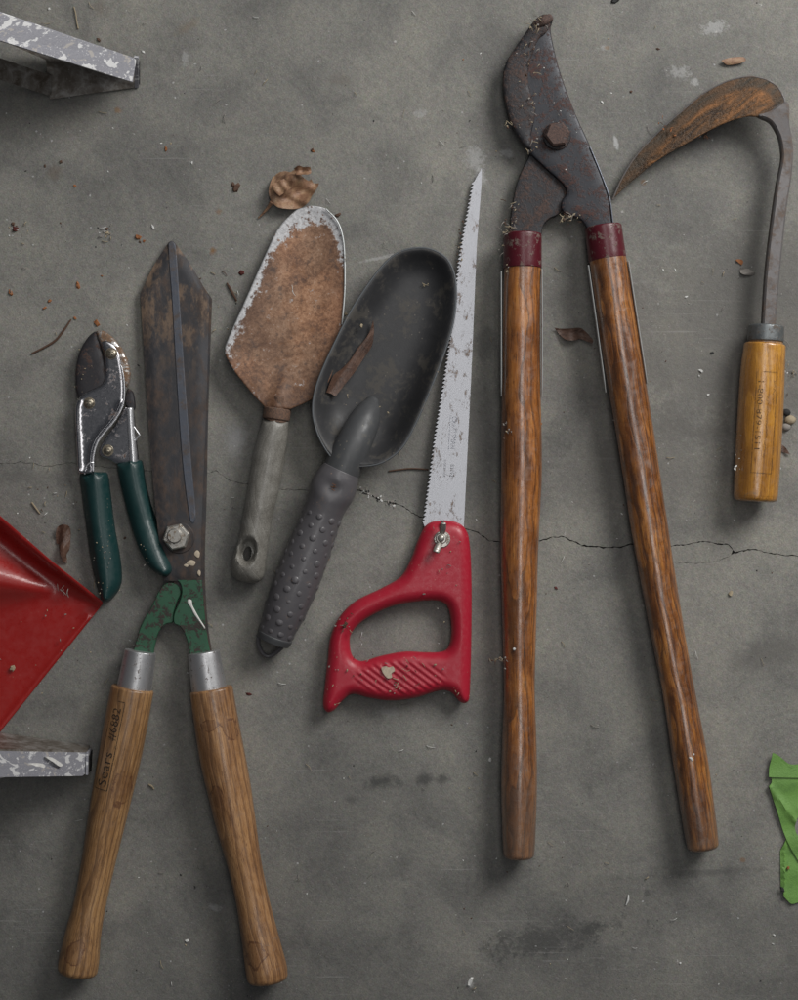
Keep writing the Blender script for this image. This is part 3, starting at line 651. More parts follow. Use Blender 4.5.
mesh(t, 'paint_spot', join(*[relief(spline([(cx-a, cy), (cx, cy-b), (cx+a, cy-b*.3), (cx+a*.5, cy+b)], 5), rnd_top(lambda x, y: zb(x, y)+1.75, 0.25, 1.0), lambda x, y, d: zb(x, y)+1.0, step=3, rings=(0.6,), k=kf(22)) for cx, cy, a, b in ((191, 563, 4.5, 3), (197, 554, 2.8, 3.8), (186, 565.5, 2.4, 1.6), (199, 573, 1.6, 3))]), M_tan)
for pts, fr, wm, lab in ((((132.3, 690, 21.2, 21), (122.7, 743, 21.2, 21), (110.5, 801.6, 19.6, 21), (97.7, 865.5, 16.6, 21), (90, 903, 16.0, 21), (83.6, 933, 17.6, 21), (79.6, 958, 19.8, 21), (78.0, 969, 19.8, 21)),
                      ((140.3, 652, 15.6, 20), (134.0, 691, 17.4, 20)), M_shw, 'brown wooden handle stamped with boxed black lettering'),
                     (((211.6, 691, 21.2, 22), (221.8, 752.8, 22.4, 22), (229.3, 790.4, 21.6, 22), (236.7, 828, 19.6, 22), (244.9, 865.6, 16.7, 22), (253, 903, 16.4, 22), (260.9, 940.7, 18.6, 22), (266.2, 967, 20.4, 22), (267.5, 976, 20.2, 22)),
                      ((203.8, 653, 15.8, 21), (209.5, 691, 17.5, 21)), M_shw2, 'brown wooden handle with ring-shaped stains')):
    h = mesh(t, 'handle', sweep(pts, 48, 10, (2.5, 6), wob=0.008), wm, label=lab)
    f = mesh(t, 'ferrule', sweep(fr, 40, 6, (1.0, 0.5), wob=0.004), M_ferr)
    if wm is M_shw:
        pl = on_tube((113.3, 788.3), (132.3, 696), lambda s: 20.4+0.010*s, 21, off=0, lift=0.35)
        # place() measures across from the axis; the stamp sits left of it
        def place(s, tt): return pl(s, tt+5.5)
        letters = [lettering('Sears', 14.5, lambda s, tt: place(s+3, tt-0.4), 1.12), lettering('#6882', 13, lambda s, tt: place(s+49, tt), 0.97)]
        box = [stroke([(a+(b-a)*i/30, c) for i in range(31)], 0.75, place) for a, b, c in ((0, 88, -2.6), (0, 88, 12.2))]
        box += [stroke([(a, c) for c in (-2.6, 1, 4, 8, 12.2)], 0.75, place) for a in (0, 88)]
        mesh(t, 'stamped_lettering', join(*letters, *box), M_ink, parent=h, smooth=False)
    else:
        pl = on_tube((211.6, 691), (236.7, 828), lambda s: 21.6, 22, lift=0.12)
        for cs, ct, a, b2 in ((82, -3.5, 8.5, 5.0), (35, 13, 9, 6)):
            pass

# ================================================================ PRUNERS
t = Thing('pruning_shears', 'small chrome hand pruners with dark green vinyl grips and a black hooked blade', 'pruners', 100, 460)
K = kf(18)
mesh(t, 'cutting_blade', relief(spline([(94, 330.8), (87, 336.5), (79.5, 348.6), (75.5, 362), (74.3, 377), (75.5, 392), (82, 404), (96, 400), (106, 385), (105, 365), (101, 350), (97, 332.5)], 6), rnd_top(11, 2.2, 7), lambda x, y, d: 9+0*d, step=5, rings=(0.8, 2.5, 5), k=K), M_pblade)
mesh(t, 'anvil', relief(spline([(95.3, 331.5), (99, 329.8), (103, 330.5), (110, 335), (116, 341), (124.7, 354.6), (129.2, 369.6), (128.6, 381), (125.6, 388, 1), (121, 380), (106, 372), (102.5, 352)], 6), rnd_top(12.5, 3.0, 4), lambda x, y, d: 8+0*d, step=4, rings=(0.8, 2, 3.5), k=K), M_chrrust)
mesh(t, 'counter_lever', relief(spline([(124, 404), (126, 388), (131.5, 392), (132.8, 409)], 5), rnd_top(7, 2, 3), lambda x, y, d: 3+0*d, step=4, rings=(0.8,), k=K), M_pblade)
lv = spline([(101, 342), (104, 352), (105, 366), (104.4, 378), (101.5, 384), (94, 388), (84, 393), (77, 400), (74.8, 410), (75.4, 433), (77.6, 474, 1), (93.3, 474, 1), (93.3, 456), (96.8, 443), (103.6, 432.8), (114, 420.8), (121.4, 408), (124, 396), (123.8, 380), (121.8, 366), (118.5, 352), (112, 343), (105, 340)], 6)
lever = mesh(t, 'lever', relief(lv, lambda x, y, d: 15+2.0*np.sqrt(np.clip(d/2.0, 0, 1))+1.5*np.exp(-((d-2)/1.8)**2)*(y > 400), lambda x, y, d: 12+0*d, step=3.2, rings=(0.6, 1.4, 2.6, 4.2), k=K), M_chrome)
lv2 = spline([(122.5, 408, 1), (125.5, 406.5), (131.8, 408.5), (134.5, 432), (138, 462, 1), (116, 464, 1), (107.5, 459), (98.3, 455), (98.5, 448), (105, 436), (114.5, 424)], 6)
l2 = mesh(t, 'lever', relief(lv2, rnd_top(10.5, 1.6, 2.2), lambda x, y, d: 7+0*d, step=4, rings=(0.6, 1.6), k=K), M_chrome)
mesh(t, 'lever_flange', sweep([(129.2, 408.5, 3.6, 13), (130.6, 432, 3.7, 13), (132.8, 463, 3.9, 13)], 20, 6, (1, 0.1), k=K), M_edge, parent=l2)
mesh(t, 'safety_catch', join(sweep([(133.4, 426.5, .8, 14), (139, 434.6, .8, 14)], 8, 4, (.3, .3), k=K), sweep([(139, 434.6, .8, 14), (134, 441.5, .8, 14)], 8, 4, (.3, .3), k=K)), M_edge)
mesh(t, 'lever_lip', sweep([(93.0, 471, .9, 16.5), (93.4, 456, .9, 16.8), (97, 443, .9, 16.8), (104, 432.8, .9, 16.8), (114.4, 420.6, .9, 16.8), (121.8, 407.5, .9, 16.8), (124.2, 396, .9, 16.8), (123.8, 380, .8, 16.8), (121.4, 366, .7, 16.8)], 10, 5, (.4, .4), k=K), M_edge, parent=lever)
mesh(t, 'wire_spring', sweep([(84.5, 474, .7, 17), (86, 467, .7, 18.2), (90, 463, .7, 18.2), (93.5, 462.5, .7, 17)], 8, 5, (.3, .3), k=K), M_edge)
for cx, cy, r, z in ((111.2, 353.4, 6.2, 16.5), (88.9, 403.2, 6.0, 16.6), (106.8, 450.4, 5.2, 11.8)):
    s_ = mesh(t, 'rivet', join(prism(cx, cy, r*1.15 if z < 14 else r, 28, z-1.5, z+0.8, bev=0.5, k=K), dome(cx, cy, r*0.86, z+0.6, 2.6, k=K)), M_screw)
    mesh(t, 'slot', join(*[relief([(cx+math.cos(a)*-2.6-math.sin(a)*.45, cy+math.sin(a)*-2.6+math.cos(a)*.45), (cx+math.cos(a)*2.6-math.sin(a)*.45, cy+math.sin(a)*2.6+math.cos(a)*.45), (cx+math.cos(a)*2.6+math.sin(a)*.45, cy+math.sin(a)*2.6-math.cos(a)*.45), (cx+math.cos(a)*-2.6+math.sin(a)*.45, cy+math.sin(a)*-2.6-math.cos(a)*.45)], lambda x, y, d: z+3.1+0*d, lambda x, y, d: z+2+0*d, step=9, rings=(), k=K) for a in (R(50), R(140))]), M_dark, parent=s_, smooth=False)
gl = spline([(77.3, 476), (79, 473), (103.5, 472), (106, 475), (108.2, 490), (112.8, 526.8), (118.4, 558.8), (120, 579), (118, 588), (114, 595), (106.5, 602.5), (102, 602), (99, 598.5), (94.4, 586), (88.8, 562), (83.2, 522), (78.4, 487)], 8)
crest = [(94, 470), (98, 520), (104, 560), (107, 585), (106, 598)]
def gtop(x, y, d):
    q = dist_poly(np.stack([x, y], 1), crest, False); return 4+17*(1-np.clip(q/(q+d+1e-6), 0, 1)**2.0)**0.62
mesh(t, 'grip', relief(gl, gtop, lambda x, y, d: 4-3.4*np.sqrt(np.clip(d/10, 0, 1)), step=2.6, rings=(0.5, 1.2, 2.4), k=K), M_grip)
gr = spline([(115.2, 465.5), (117, 463), (138.5, 459.8), (141, 462), (144.8, 485), (152.8, 514), (162.4, 539.6), (171.5, 563), (172.5, 571), (167.5, 576.5), (160, 575), (152, 570), (146.4, 563.6), (136.8, 546), (127.2, 518.8), (119.2, 486.8)], 8)
crest2 = [(129.5, 458), (135, 490), (143, 520), (152, 548), (160, 566), (165, 571)]
def gtop2(x, y, d):
    q = dist_poly(np.stack([x, y], 1), crest2, False); lift = np.clip((y-520)/55, 0, 1)*12
    return 6+lift+15*(1-np.clip(q/(q+d+1e-6), 0, 1)**2.2)**0.55
mesh(t, 'grip', relief(gr, gtop2, lambda x, y, d: 6+np.clip((y-520)/55, 0, 1)*12-4*np.sqrt(np.clip(d/10, 0, 1)), step=2.6, rings=(0.5, 1.2, 2.4), k=K), M_grip)

# ================================================================ RED DUSTPAN
t = Thing('dustpan', 'glossy red plastic dustpan with its corner poking in at the left edge', 'dustpan', 30, 600, empty=False)
pan = spline([(101, 600, 1), (103, 603), (100, 607, 1), (0, 731.6, 1), (-105, 862, 1), (-160, 850, 1), (-330, 640), (-300, 480), (-190, 340), (-150, 372, 1), (0, 511.5, 1)], 60)
A0 = np.array((101., 600.)); dirr = np.array((-101., -88.5)); dirr /= np.linalg.norm(dirr); nrm = np.array((-dirr[1], dirr[0]))
if nrm@(np.array((0, 700.))-A0) < 0: nrm = -nrm
def ptop(x, y, d):
    w = (x-A0[0])*nrm[0]+(y-A0[1])*nrm[1]; s = (x-A0[0])*dirr[0]+(y-A0[1])*dirr[1]
    hr = 5+np.clip(s/60, 0, 1)*20                         # rim wall, taller away from the corner
    rim = hr*np.exp(-np.clip(w-1.5, 0, 99)**2/(2*(3.0+np.clip(s, 0, 100)*0.05)**2))
    u = 54-x; c = 591-0.25*u; wid = 4+0.66*np.clip(u, 0, 90)
    hump = np.where(u > 0, np.clip(u, 0, 70)**0.8*0.85, 0)*np.exp(-((y-c)/(wid*0.55+1))**2)
    lip = 1.8*np.exp(-((d-3.0)/1.8)**2)
    return 2.6+np.maximum(rim, hump*1.0)+lip*(w > 20)
geo = relief(pan, ptop, lambda x, y, d: ptop(x, y, d)-2.2, step=4.5, rings=(1.2, 3, 5, 8), k=kf(6))
mesh(t, 'dustpan', geo, M_redpan, ang=70)

# ================================================================ STEPLADDER
t = Thing('stepladder', 'paint-spattered aluminium stepladder whose two feet reach in from the left edge', 'stepladder', 60, 420)
ra = mesh(t, 'rail', join(slab([(136.3, 58.6, 34), (132.8, 82, 34), (0, 40.4, 130), (-120, 2.5, 250), (-120, -29, 250), (0, 11.7, 130)], 2.5)), M_lad, label='upper rail splashed with white paint')
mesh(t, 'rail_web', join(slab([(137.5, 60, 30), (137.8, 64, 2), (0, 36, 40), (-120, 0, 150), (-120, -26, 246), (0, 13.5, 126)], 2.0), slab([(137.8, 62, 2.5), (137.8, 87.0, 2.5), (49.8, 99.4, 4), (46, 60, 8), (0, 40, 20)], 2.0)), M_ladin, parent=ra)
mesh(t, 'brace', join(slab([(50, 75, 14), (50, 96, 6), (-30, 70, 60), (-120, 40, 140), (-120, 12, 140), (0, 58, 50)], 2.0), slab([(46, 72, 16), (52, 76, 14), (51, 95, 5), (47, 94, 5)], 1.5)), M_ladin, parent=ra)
mesh(t, 'foot', slab([(134.0, 57.5, 36), (138.5, 58.3, 36), (138.6, 88, 2), (134.8, 88, 2)], 3), M_lad, parent=ra)
mesh(t, 'foot_pad', slab([(138.6, 60, 30), (140.0, 62, 28), (140.0, 84, 2.6), (138.6, 85, 2.6)], 2), M_black, parent=ra)
rb = mesh(t, 'rail', slab([(86.5, 752.6, 34), (85.3, 773.5, 34), (82.5, 775.9, 34), (0, 777, 104), (-120, 779, 235), (-120, 752, 235), (0, 751, 104)], 2.5), M_lad, label='lower rail with a broad white paint streak')
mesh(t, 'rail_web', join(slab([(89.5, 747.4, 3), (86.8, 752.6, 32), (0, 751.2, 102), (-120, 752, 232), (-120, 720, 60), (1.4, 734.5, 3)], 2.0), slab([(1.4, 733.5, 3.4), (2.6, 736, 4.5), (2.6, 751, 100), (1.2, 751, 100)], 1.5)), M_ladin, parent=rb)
mesh(t, 'foot', join(slab([(86.3, 752.0, 35.5), (89.9, 748.2, 4), (90.5, 752, 2.5), (89, 770, 3), (85.8, 775.0, 35.5)], 2)), M_lad, parent=rb)
mesh(t, 'foot_pad', slab([(87.8, 756, 30), (91.0, 750, 2), (90.3, 770, 2), (87.2, 773, 30)], 1.5), M_black, parent=rb)
def rz(x): return 35.0+(86-x)*0.814 if x > 0 else 105.4-x*1.092
for q in ([(-2, 779, 1), (-2, 768.5, 1), (10, 765.5), (28, 763.5), (42, 763.5), (45.5, 766), (42, 769), (28, 770), (17, 772.5), (8, 776.3)],
          [(46, 757), (52, 757.5), (58, 761), (63, 765), (60, 766.5), (54, 762.5)]):
    mesh(t, 'paint_streak', slab([(x, y, rz(x)+4.0) for x, y in spline(q, 4)], 3.0), M_paint, parent=rb, smooth=False)
mesh(t, 'tread', slab([(-120, 0, 240), (-120, 770, 225), (-190, 770, 240), (-190, 0, 255)], 4), M_lad)

# ================================================================ RUSTY TROWEL
t = Thing('trowel', 'flat steel garden trowel with a rusted blade, bright tip and grey wooden handle', 'trowel', 270, 420)
TB = spline([(314, 205), (303, 206.5), (294.7, 210.4), (279, 227), (266.7, 251.8), (245.6, 301), (226.8, 345), (226.0, 354), (230, 363), (238.6, 376.3), (254.4, 395.6), (266, 408, 1), (291, 409.5, 1), (308.8, 401.5), (322, 392), (331, 378), (337, 352), (342, 325.4), (345, 290), (344.6, 255), (342.5, 235), (336.8, 220), (326.3, 208.5)], 7)
tzb = along((314, 205), (278, 410), 7, 24)
AX = [(311, 215), (292, 330), (277.5, 408)]
def ttop(x, y, d):
    q = dist_poly(np.stack([x, y], 1), AX, False)
    e = np.clip((410-y)/35, 0, 1)                         # flattens away from the neck
    groove = 6*np.exp(-(q/7.5)**2)*np.exp(-((y-412)/26.)**2)
    return tzb(x, y)+2.0*(1-np.clip(d/26, 0, 1)**0.8)*e+groove-3.0*np.clip(d/50, 0, 1)+0.7*np.sqrt(np.clip(d, 0, 1))
g = relief(TB, ttop, lambda x, y, d: ttop(x, y, d)-2.2, step=4, rings=(0.6, 1.5, 3, 5.5), k=kf(14))
o = mesh(t, 'blade', g, M_trowel)
gx = np.array(g[0]); K14 = kf(14); X = gx[:, 0]/K14+399; Y = 500-gx[:, 1]/K14
dE = dist_poly(np.stack([X, Y], 1), TB); tipb = np.clip((300-Y)/90, 0, 1); leftb = np.clip((312-X)/50, 0, 1)*np.clip((372-Y)/30, 0, 1)
bare = 1.10*np.exp(-((dE)/(7+19*np.clip((250-Y)/45, 0, 1)*np.clip((345-X)/30, .35, 1)))**2)*np.maximum(np.clip((285-Y)/50, 0, 1), leftb*0.9)
a = o.data.attributes.new('bare', 'FLOAT', 'POINT'); a.data.foreach_set('value', bare.astype(np.float32))
a = o.data.attributes.new('rimward', 'FLOAT', 'POINT'); a.data.foreach_set('value', np.clip(1-dE/26, 0, 1).astype(np.float32))
mesh(t, 'blade_rim', sweep([(326, 208.8, .8, 12.0), (336.8, 220.3, .8, 12.6), (342.3, 235, .8, 13), (344.5, 255, .8, 14), (344.8, 290, .8, 17), (342.2, 325, .8, 20)], 8, 5, (.3, .3), k=K14), M_strap, parent=o)
mesh(t, 'neck', sweep([(279.5, 398, 5.5, 24), (278, 408, 7.5, 22), (276, 419, 11.5, 19)], 28, 6, (3, 0)), M_collar)
mesh(t, 'ring_collar', sweep([(277.3, 409.5, 13.6, 18), (276.0, 418.5, 13.6, 18)], 36, 4, (1.2, 1.2)), M_collar)
ho = spline([(262.5, 419, 1), (289, 420.5, 1), (287.2, 440), (284.2, 462), (279, 490), (272.5, 517), (268.8, 540), (266.2, 560), (264.5, 574), (261, 580.5), (254, 583.2), (241, 581.5), (233.5, 577), (231, 568), (233, 556), (238, 541), (243, 515), (248, 485), (253, 455), (258, 435)], 8)
hole = [(248+9*math.cos(a_)*math.cos(R(-72))-14.5*math.sin(a_)*0-0, 551) for a_ in (0,)]
def ellipse(cx, cy, a_, b_, rot, n=28): return [(cx+a_*math.cos(q)*math.cos(rot)-b_*math.sin(q)*math.sin(rot), cy+a_*math.cos(q)*math.sin(rot)+b_*math.sin(q)*math.cos(rot)) for q in [2*math.pi*i/n for i in range(n)]]
hl = ellipse(247.5, 553.5, 4.2, 7.5, R(12), 24); hbig = ellipse(248, 551, 9.2, 14.2, R(12), 32)
hax = [(276, 415), (268.5, 455), (263, 486), (256.5, 520), (251, 550), (249, 566)]
def htop(x, y, d):
    Q = np.stack([x, y], 1); do = dist_poly(Q, ho); q = dist_poly(Q, hax, False); s = np.clip(q/(q+do+1e-6), 0, 1)
    z = 16+15.5*np.sqrt(np.clip(1-s*s, 0, 1))
    c_, s_ = math.cos(R(12)), math.sin(R(12)); eu = ((x-248)*c_+(y-551)*s_)/9.6; ev = (-(x-248)*s_+(y-551)*c_)/15.0; el = np.sqrt(eu*eu+ev*ev); return z-12*np.clip((1.05-el)/0.42, 0, 1)**1.3
mesh(t, 'handle', relief(ho, htop, lambda x, y, d: 32-np.maximum(htop(x, y, d), 16.0)-0.0, holes=[hl], step=2.3, rings=(0.4, 1.0, 2.0, 3.5), k=kf(18), axis=R(-78)), M_trowood, ang=60)

# ================================================================ SCOOP TROWEL
t = Thing('scoop_trowel', 'deep dark grey garden scoop with a knobbly grey rubber grip and hanging loop', 'garden scoop', 345, 440)
SB = spline([(420, 247), (400, 251), (385, 262.5), (367.5, 285), (350, 312.5), (335, 342.5), (322.5, 370), (315, 392.5), (313, 412.5), (317.5, 432.5), (327, 451), (340, 464), (364, 466.2), (382.5, 462.5), (400, 450), (412.5, 430), (425, 402.5), (436, 375), (446, 347.5), (453, 322.5), (456, 297.5), (454.5, 275), (447.5, 259), (435, 250)], 8)
Ks = kf(28); SAX = [(424, 285), (392, 350), (370, 415)]
def stop_(x, y, d):
    rim = 22+ (y-250)/215*16                              # rim height, higher toward the handle
    dep = (rim-3)*(1-np.exp(-(np.clip(d-1.5, 0, 99)/13)**1.5))
    back = 10*np.exp(-(((x-352)/24)**2+((y-450)/22)**2))  # floor rises into the socket
    return rim-dep*(0.93)+back*np.clip(d/10, 0, 1)+0.8*np.sqrt(np.clip(d/0.8, 0, 1))
o = mesh(t, 'bowl', relief(SB, stop_, lambda x, y, d: stop_(x, y, d)-3.2, step=4, rings=(0.6, 1.4, 2.6, 4.5, 7, 10, 14), k=Ks), M_scoop)
lip = [(x, y, 1.1, 22+(y-250)/215*16+0.1) for x, y in SB[::3]]; lip.append(lip[0])
mesh(t, 'rim', sweep(lip, 10, 2, (0, 0), k=Ks, closed_ends=False), M_scooplip, parent=o)
mesh(t, 'socket', sweep([(371.5, 402, 7.5, 7), (368, 411, 12.5, 13), (362.5, 424, 16.0, 20), (355, 441, 17.2, 26), (348, 456, 18.2, 28), (340.5, 473, 18.5, 28)], 40, 8, (6, 0), k=Ks), M_socket)
gp = [(341, 471, 19.0, 28), (337, 480, 21.5, 27.5), (332, 491, 22.6, 27), (326.5, 504, 20.2, 26), (321, 518, 19.6, 25), (309.5, 548, 21.4, 24), (297, 580, 22.2, 23), (286, 608, 20.8, 22), (277, 630, 18.0, 20), (273.5, 639, 16.8, 19)]
def dent(a, s): return 1-0.20*math.exp(-((a-math.pi/2)/0.5)**2)*math.exp(-((s-20)/8)**2)
gr_ = mesh(t, 'grip', sweep(gp, 56, 8, (1.5, 2), k=Ks, shape=dent), M_rubber)
# rubber nubs in staggered rows round the grip
C4 = np.array(gp); seg = np.hypot(np.diff(C4[:, 0]), np.diff(C4[:, 1])); cum = np.concatenate([[0], np.cumsum(seg)])
def gat(s): return [float(np.interp(s, cum, C4[:, i])) for i in range(4)]
dvec = np.array((-0.372, 0.928)); nubs = []; row = 0; s = 50.0
while s < cum[-1]-6:
    x, y, r, z = gat(s)
    for j in range(-3, 4):
        th = R(38)*(j+(0.5 if row % 2 else 0.0))+rnd.uniform(-.04, .04)
        if abs(th) > R(97): continue
        ss = s+rnd.uniform(-1, 1); th += rnd.uniform(-.08, .08)
        n = np.array((dvec[1], dvec[0]*1.0)); side = np.array((dvec[1], -dvec[0]))   # picture-space normal
        rr = r-0.3; px_ = x+side[0]*rr*math.sin(th); py_ = y+side[1]*rr*math.sin(th); zz = z+rr*math.cos(th)
        c = np.array(((px_-399)*Ks, (500-py_)*Ks, zz)); nr = np.array((side[0]*math.sin(th), -side[1]*math.sin(th), math.cos(th))); nr /= np.linalg.norm(nr)
        a1 = np.cross(nr, (dvec[0], -dvec[1], 0)); a1 /= np.linalg.norm(a1); a2 = np.cross(nr, a1); rn = rnd.uniform(2.5, 3.9)
        vv, ff = [], []
        for q, (rad, hh) in enumerate(((1.15, 0.0), (1.0, 0.45), (0.85, 0.78), (0.5, 1.0), (0.02, 1.08))):
            for w in range(12): vv.append(tuple(c+(a1*math.cos(w*math.pi/6)+a2*math.sin(w*math.pi/6))*rn*rad+nr*(hh*rn*0.45-0.3)))
        for q in range(4):
            for w in range(12): ff.append([q*12+w, q*12+(w+1) % 12, (q+1)*12+(w+1) % 12, (q+1)*12+w])
        nubs.append((vv, ff, None))
    s += 11.2; row += 1
mesh(t, 'rubber_nubs', join(*nubs), M_rubber, parent=gr_, ang=80)
mesh(t, 'end_band', sweep([(274.6, 636.5, 18.2, 19.2), (272.6, 641.5, 17.2, 18.8)], 40, 3, (1, 1), k=Ks), M_socket)
mesh(t, 'hanging_loop', sweep([(257.5, 636, 2.3, 17), (257.5, 646, 2.2, 15), (262, 655, 2.2, 13), (268, 657.6, 2.2, 12), (276, 653, 2.2, 13), (284, 645, 2.3, 17)], 14, 6, (1, 1), k=Ks), M_rubber)

# ================================================================ PRUNING SAW
t = Thing('pruning_saw', 'hand saw with a red plastic D-shaped handle and a narrow silver toothed blade', 'hand saw', 430, 600)
Kw = kf(14)
left = [(473.3, 179.5), (467.5, 213), (460.8, 248.7), (455, 296), (449.4, 343.7), (443, 388), (436, 431), (430, 475), (423.8, 521)]
ed = spline(left, 60, False); L = [0.0]
for a_, b_ in zip(ed, ed[1:]): L.append(L[-1]+math.hypot(b_[0]-a_[0], b_[1]-a_[1]))
ex = np.array([q[0] for q in ed]); ey = np.array([q[1] for q in ed]); teeth = []; s = 0.0; pitch = 4.05
while s < L[-1]:
    teeth.append((float(np.interp(s, L, ex))+1.5, float(np.interp(s, L, ey)))); teeth.append((float(np.interp(s+pitch*.72, L, ex))-1.3, float(np.interp(s+pitch*.72, L, ey)))); s += pitch
blade = [(482.3, 166.0)]+teeth+[(424.5, 526), (426, 545), (463, 545), (464, 524), (466.5, 473), (472, 362.7), (477, 245), (481.8, 185)]
sz = along((482, 166), (445, 530), 4, 12.5)
bo = mesh(t, 'blade', relief(blade, lambda x, y, d: sz(x, y)+0.9+0*d, lambda x, y, d: sz(x, y)-0.7, step=7, rings=(), k=Kw), M_sawb, ang=25)
# etched writing runs down the blade, letter tops to the right
def sp(x0, y0, slope=-0.052):
    def f(s, tt):
        x = x0+tt+s*slope; y = y0+s+tt*0.05; return ((x-399)*Kw, (500-y)*Kw, float(sz(x, y))+1.05)
    return f
mesh(t, 'etched_lettering', join(withmat(lettering('CRAFTSMAN', 7.2, sp(452.2, 416), 0.80), 0), withmat(stroke([(0, 0), (35, 0)], 0.5, sp(450.4, 415)), 0), withmat(lettering('83192', 6.0, sp(450.4, 464), 0.86), 1), withmat(lettering('MADE IN U.S.A.', 3.0, sp(444.3, 459), 0.9), 1)), [M_inkgrey, M_inkdark], parent=bo, smooth=False)
ho_ = spline([(438, 520.8), (430, 522.5), (424, 527.5), (417.5, 540.7), (410.3, 560), (400.6, 576.5), (382.7, 587.5), (355, 601.3), (338.6, 617.9), (330.3, 637), (327.6, 659), (324.6, 686.8), (322.9, 704), (325, 710.5), (329, 712.6), (334.5, 710), (342.7, 700.6), (352.4, 694.2), (369, 697.8), (391, 700.6), (415.8, 697.8), (441, 690.4), (451, 692.3), (459, 701), (464, 703.5), (468.5, 701), (469.8, 694), (471.3, 645.4), (471.5, 576.5), (468.7, 537), (462.7, 525.8), (451.6, 520.8)], 9)
hh = spline([(351, 634.4), (363.4, 620.6), (391, 606.8), (418.6, 601.3), (439, 601), (447.5, 607), (451, 623.4), (450.3, 641), (444.8, 650.5), (429.6, 652.3), (404.8, 651.5), (380, 656.0), (362, 661.0), (353.8, 657.8), (350.2, 648.2)], 9)
def swtop(x, y, d):
    rr = 12.0; z = 13+11.5*np.sqrt(np.clip(1-(1-np.clip(d/rr, 0, 1))**2, 0, 1))
    # hatched finger grip across the lower bar
    e = ((x-400)/47)**2+((y-676.5)/17.5)**2; msk = np.clip((1-e)*4, 0, 1)
    ph = ((x-400)*0.60-(y-676)*0.80)*2*math.pi/5.6
    z = z+msk*(0.8*np.sin(ph))
    # shallow recess in the web below the nut
    web = np.exp(-(((x-440)/15)**2+((y-572)/24)**2)*1.2); z = z-0.0*web
    return z
so = mesh(t, 'handle', relief(ho_, swtop, lambda x, y, d: 13-12*np.sqrt(np.clip(1-(1-np.clip(d/12, 0, 1))**2, 0, 1)), holes=[hh], step=1.9, rings=(0.35, 1.0, 2.0, 3.4, 5.2, 7.2), k=Kw), M_redpl, ang=75)
mesh(t, 'slot', relief(ellipse(442.7, 527.5, 2.6, 6.5, 0, 16), lambda x, y, d: 25.2+0*d, lambda x, y, d: 22+0*d, step=9, rings=(), k=kf(24)), M_dark, parent=so)
mesh(t, 'washer', prism(442.2, 539.2, 8.2, 28, 23.5, 26.2, bev=0.6), M_zinc)
wn = mesh(t, 'wing_nut', join(prism(441.3, 538.4, 5.6, 20, 26, 31, bev=1.0), dome(440.9, 538.2, 3.8, 31, 2.2),
     sweep([(441.8, 535, 2.3, 29), (442.8, 529, 3.2, 33), (443.2, 524, 3.0, 36)], 16, 5, (1.2, 1.6), flat=0.55, k=kf(30)), sweep([(440, 542, 2.3, 29), (437.8, 547, 3.4, 33), (436.2, 551, 3.4, 36)], 16, 5, (1.2, 1.8), flat=0.55, k=kf(30))), M_zinc)

# ================================================================ LOPPERS
t = Thing('loppers', 'long-handled loppers with dark rusty bypass jaws, maroon ferrules and varnished wooden handles', 'loppers', 560, 240)
lz = along((545, 20), (560, 240), 12, 20)
Kl = kf(22)
la = spline([(533, 148, 1), (519, 176.5), (513.4, 199), (510.6, 221), (509.8, 242, 1), (541, 242, 1), (543.5, 226), (549, 218.5), (558, 214.2), (563, 208), (572, 180), (575, 150, 1)], 8)
mesh(t, 'jaw_arm', relief(la, rnd_top(lambda x, y: lz(x, y)-3.0, 1.6, 2), lambda x, y, d: lz(x, y)-8, step=7, rings=(0.8, 2), k=Kl), M_lopsteel2, label='dull brown steel arm leading to the left handle')
ja = spline([(549.8, 14), (553, 18.5), (551.2, 27), (554, 44.8), (559.6, 67.2), (568, 92.4), (577.8, 117.6), (590.4, 145.6), (601.6, 173.6), (610, 198), (613.8, 232, 1), (588.5, 236, 1), (586, 227), (581, 220), (574, 216.5), (566, 214), (561.5, 208.6), (562, 200.5), (566.8, 193), (564, 184.8), (556.8, 177.8), (542.8, 165), (530.2, 152.6), (521.8, 141.4), (512, 123), (506.4, 100.8), (504.2, 81.2), (506.6, 64.4), (514.8, 50.4), (526, 33.6), (535.5, 20.5), (543, 15)], 8)
jo = mesh(t, 'jaw', relief(ja, lambda x, y, d: lz(x, y)+2.2+1.5*np.clip(d/9, 0, 1)+0.9*np.sqrt(np.clip(d/1.2, 0, 1)), lambda x, y, d: lz(x, y)-2.2, step=5, rings=(0.5, 1.3, 3.5, 8.5), k=Kl), M_lopsteel, label='curved upper jaw, the cutting blade')
hk = spline([(549, 13.5), (553.2, 17.5), (551, 24), (546, 32), (539, 38), (534, 50), (530, 62), (528, 78), (531.5, 95), (535.5, 108), (534, 122), (531, 136), (531.5, 149, 1), (526.5, 148), (519.5, 139), (511, 123), (505.2, 101), (503, 81.2), (505.4, 63.6), (513.8, 49.6), (525, 32.8), (534.5, 19.7), (542, 13.9)], 8)
mesh(t, 'hook', relief(hk, lambda x, y, d: lz(x, y)+6.0+2.4*np.sqrt(np.clip(d/4, 0, 1)), lambda x, y, d: lz(x, y)+1.5, step=5, rings=(0.6, 1.6, 3.5), k=Kl), M_lopsteel2, label='crescent hook on the left side of the jaws', parent=jo)
mesh(t, 'tip_nub', sweep([(538, 24, 3.0, 20), (544, 21, 4.2, 21), (550, 17.5, 3.6, 21)], 16, 5, (2, 2.5), k=Kl, wob=0.1), M_bolt, parent=jo)
mesh(t, 'pivot_washer', prism(556.8, 136.2, 13.8, 30, 18, 23.8, bev=0.8, k=Kl), M_lopsteel2)
mesh(t, 'pivot_bolt', prism(556.8, 135.6, 12.6, 6, 23, 32, R(8), bev=1.8, k=Kl), M_bolt)
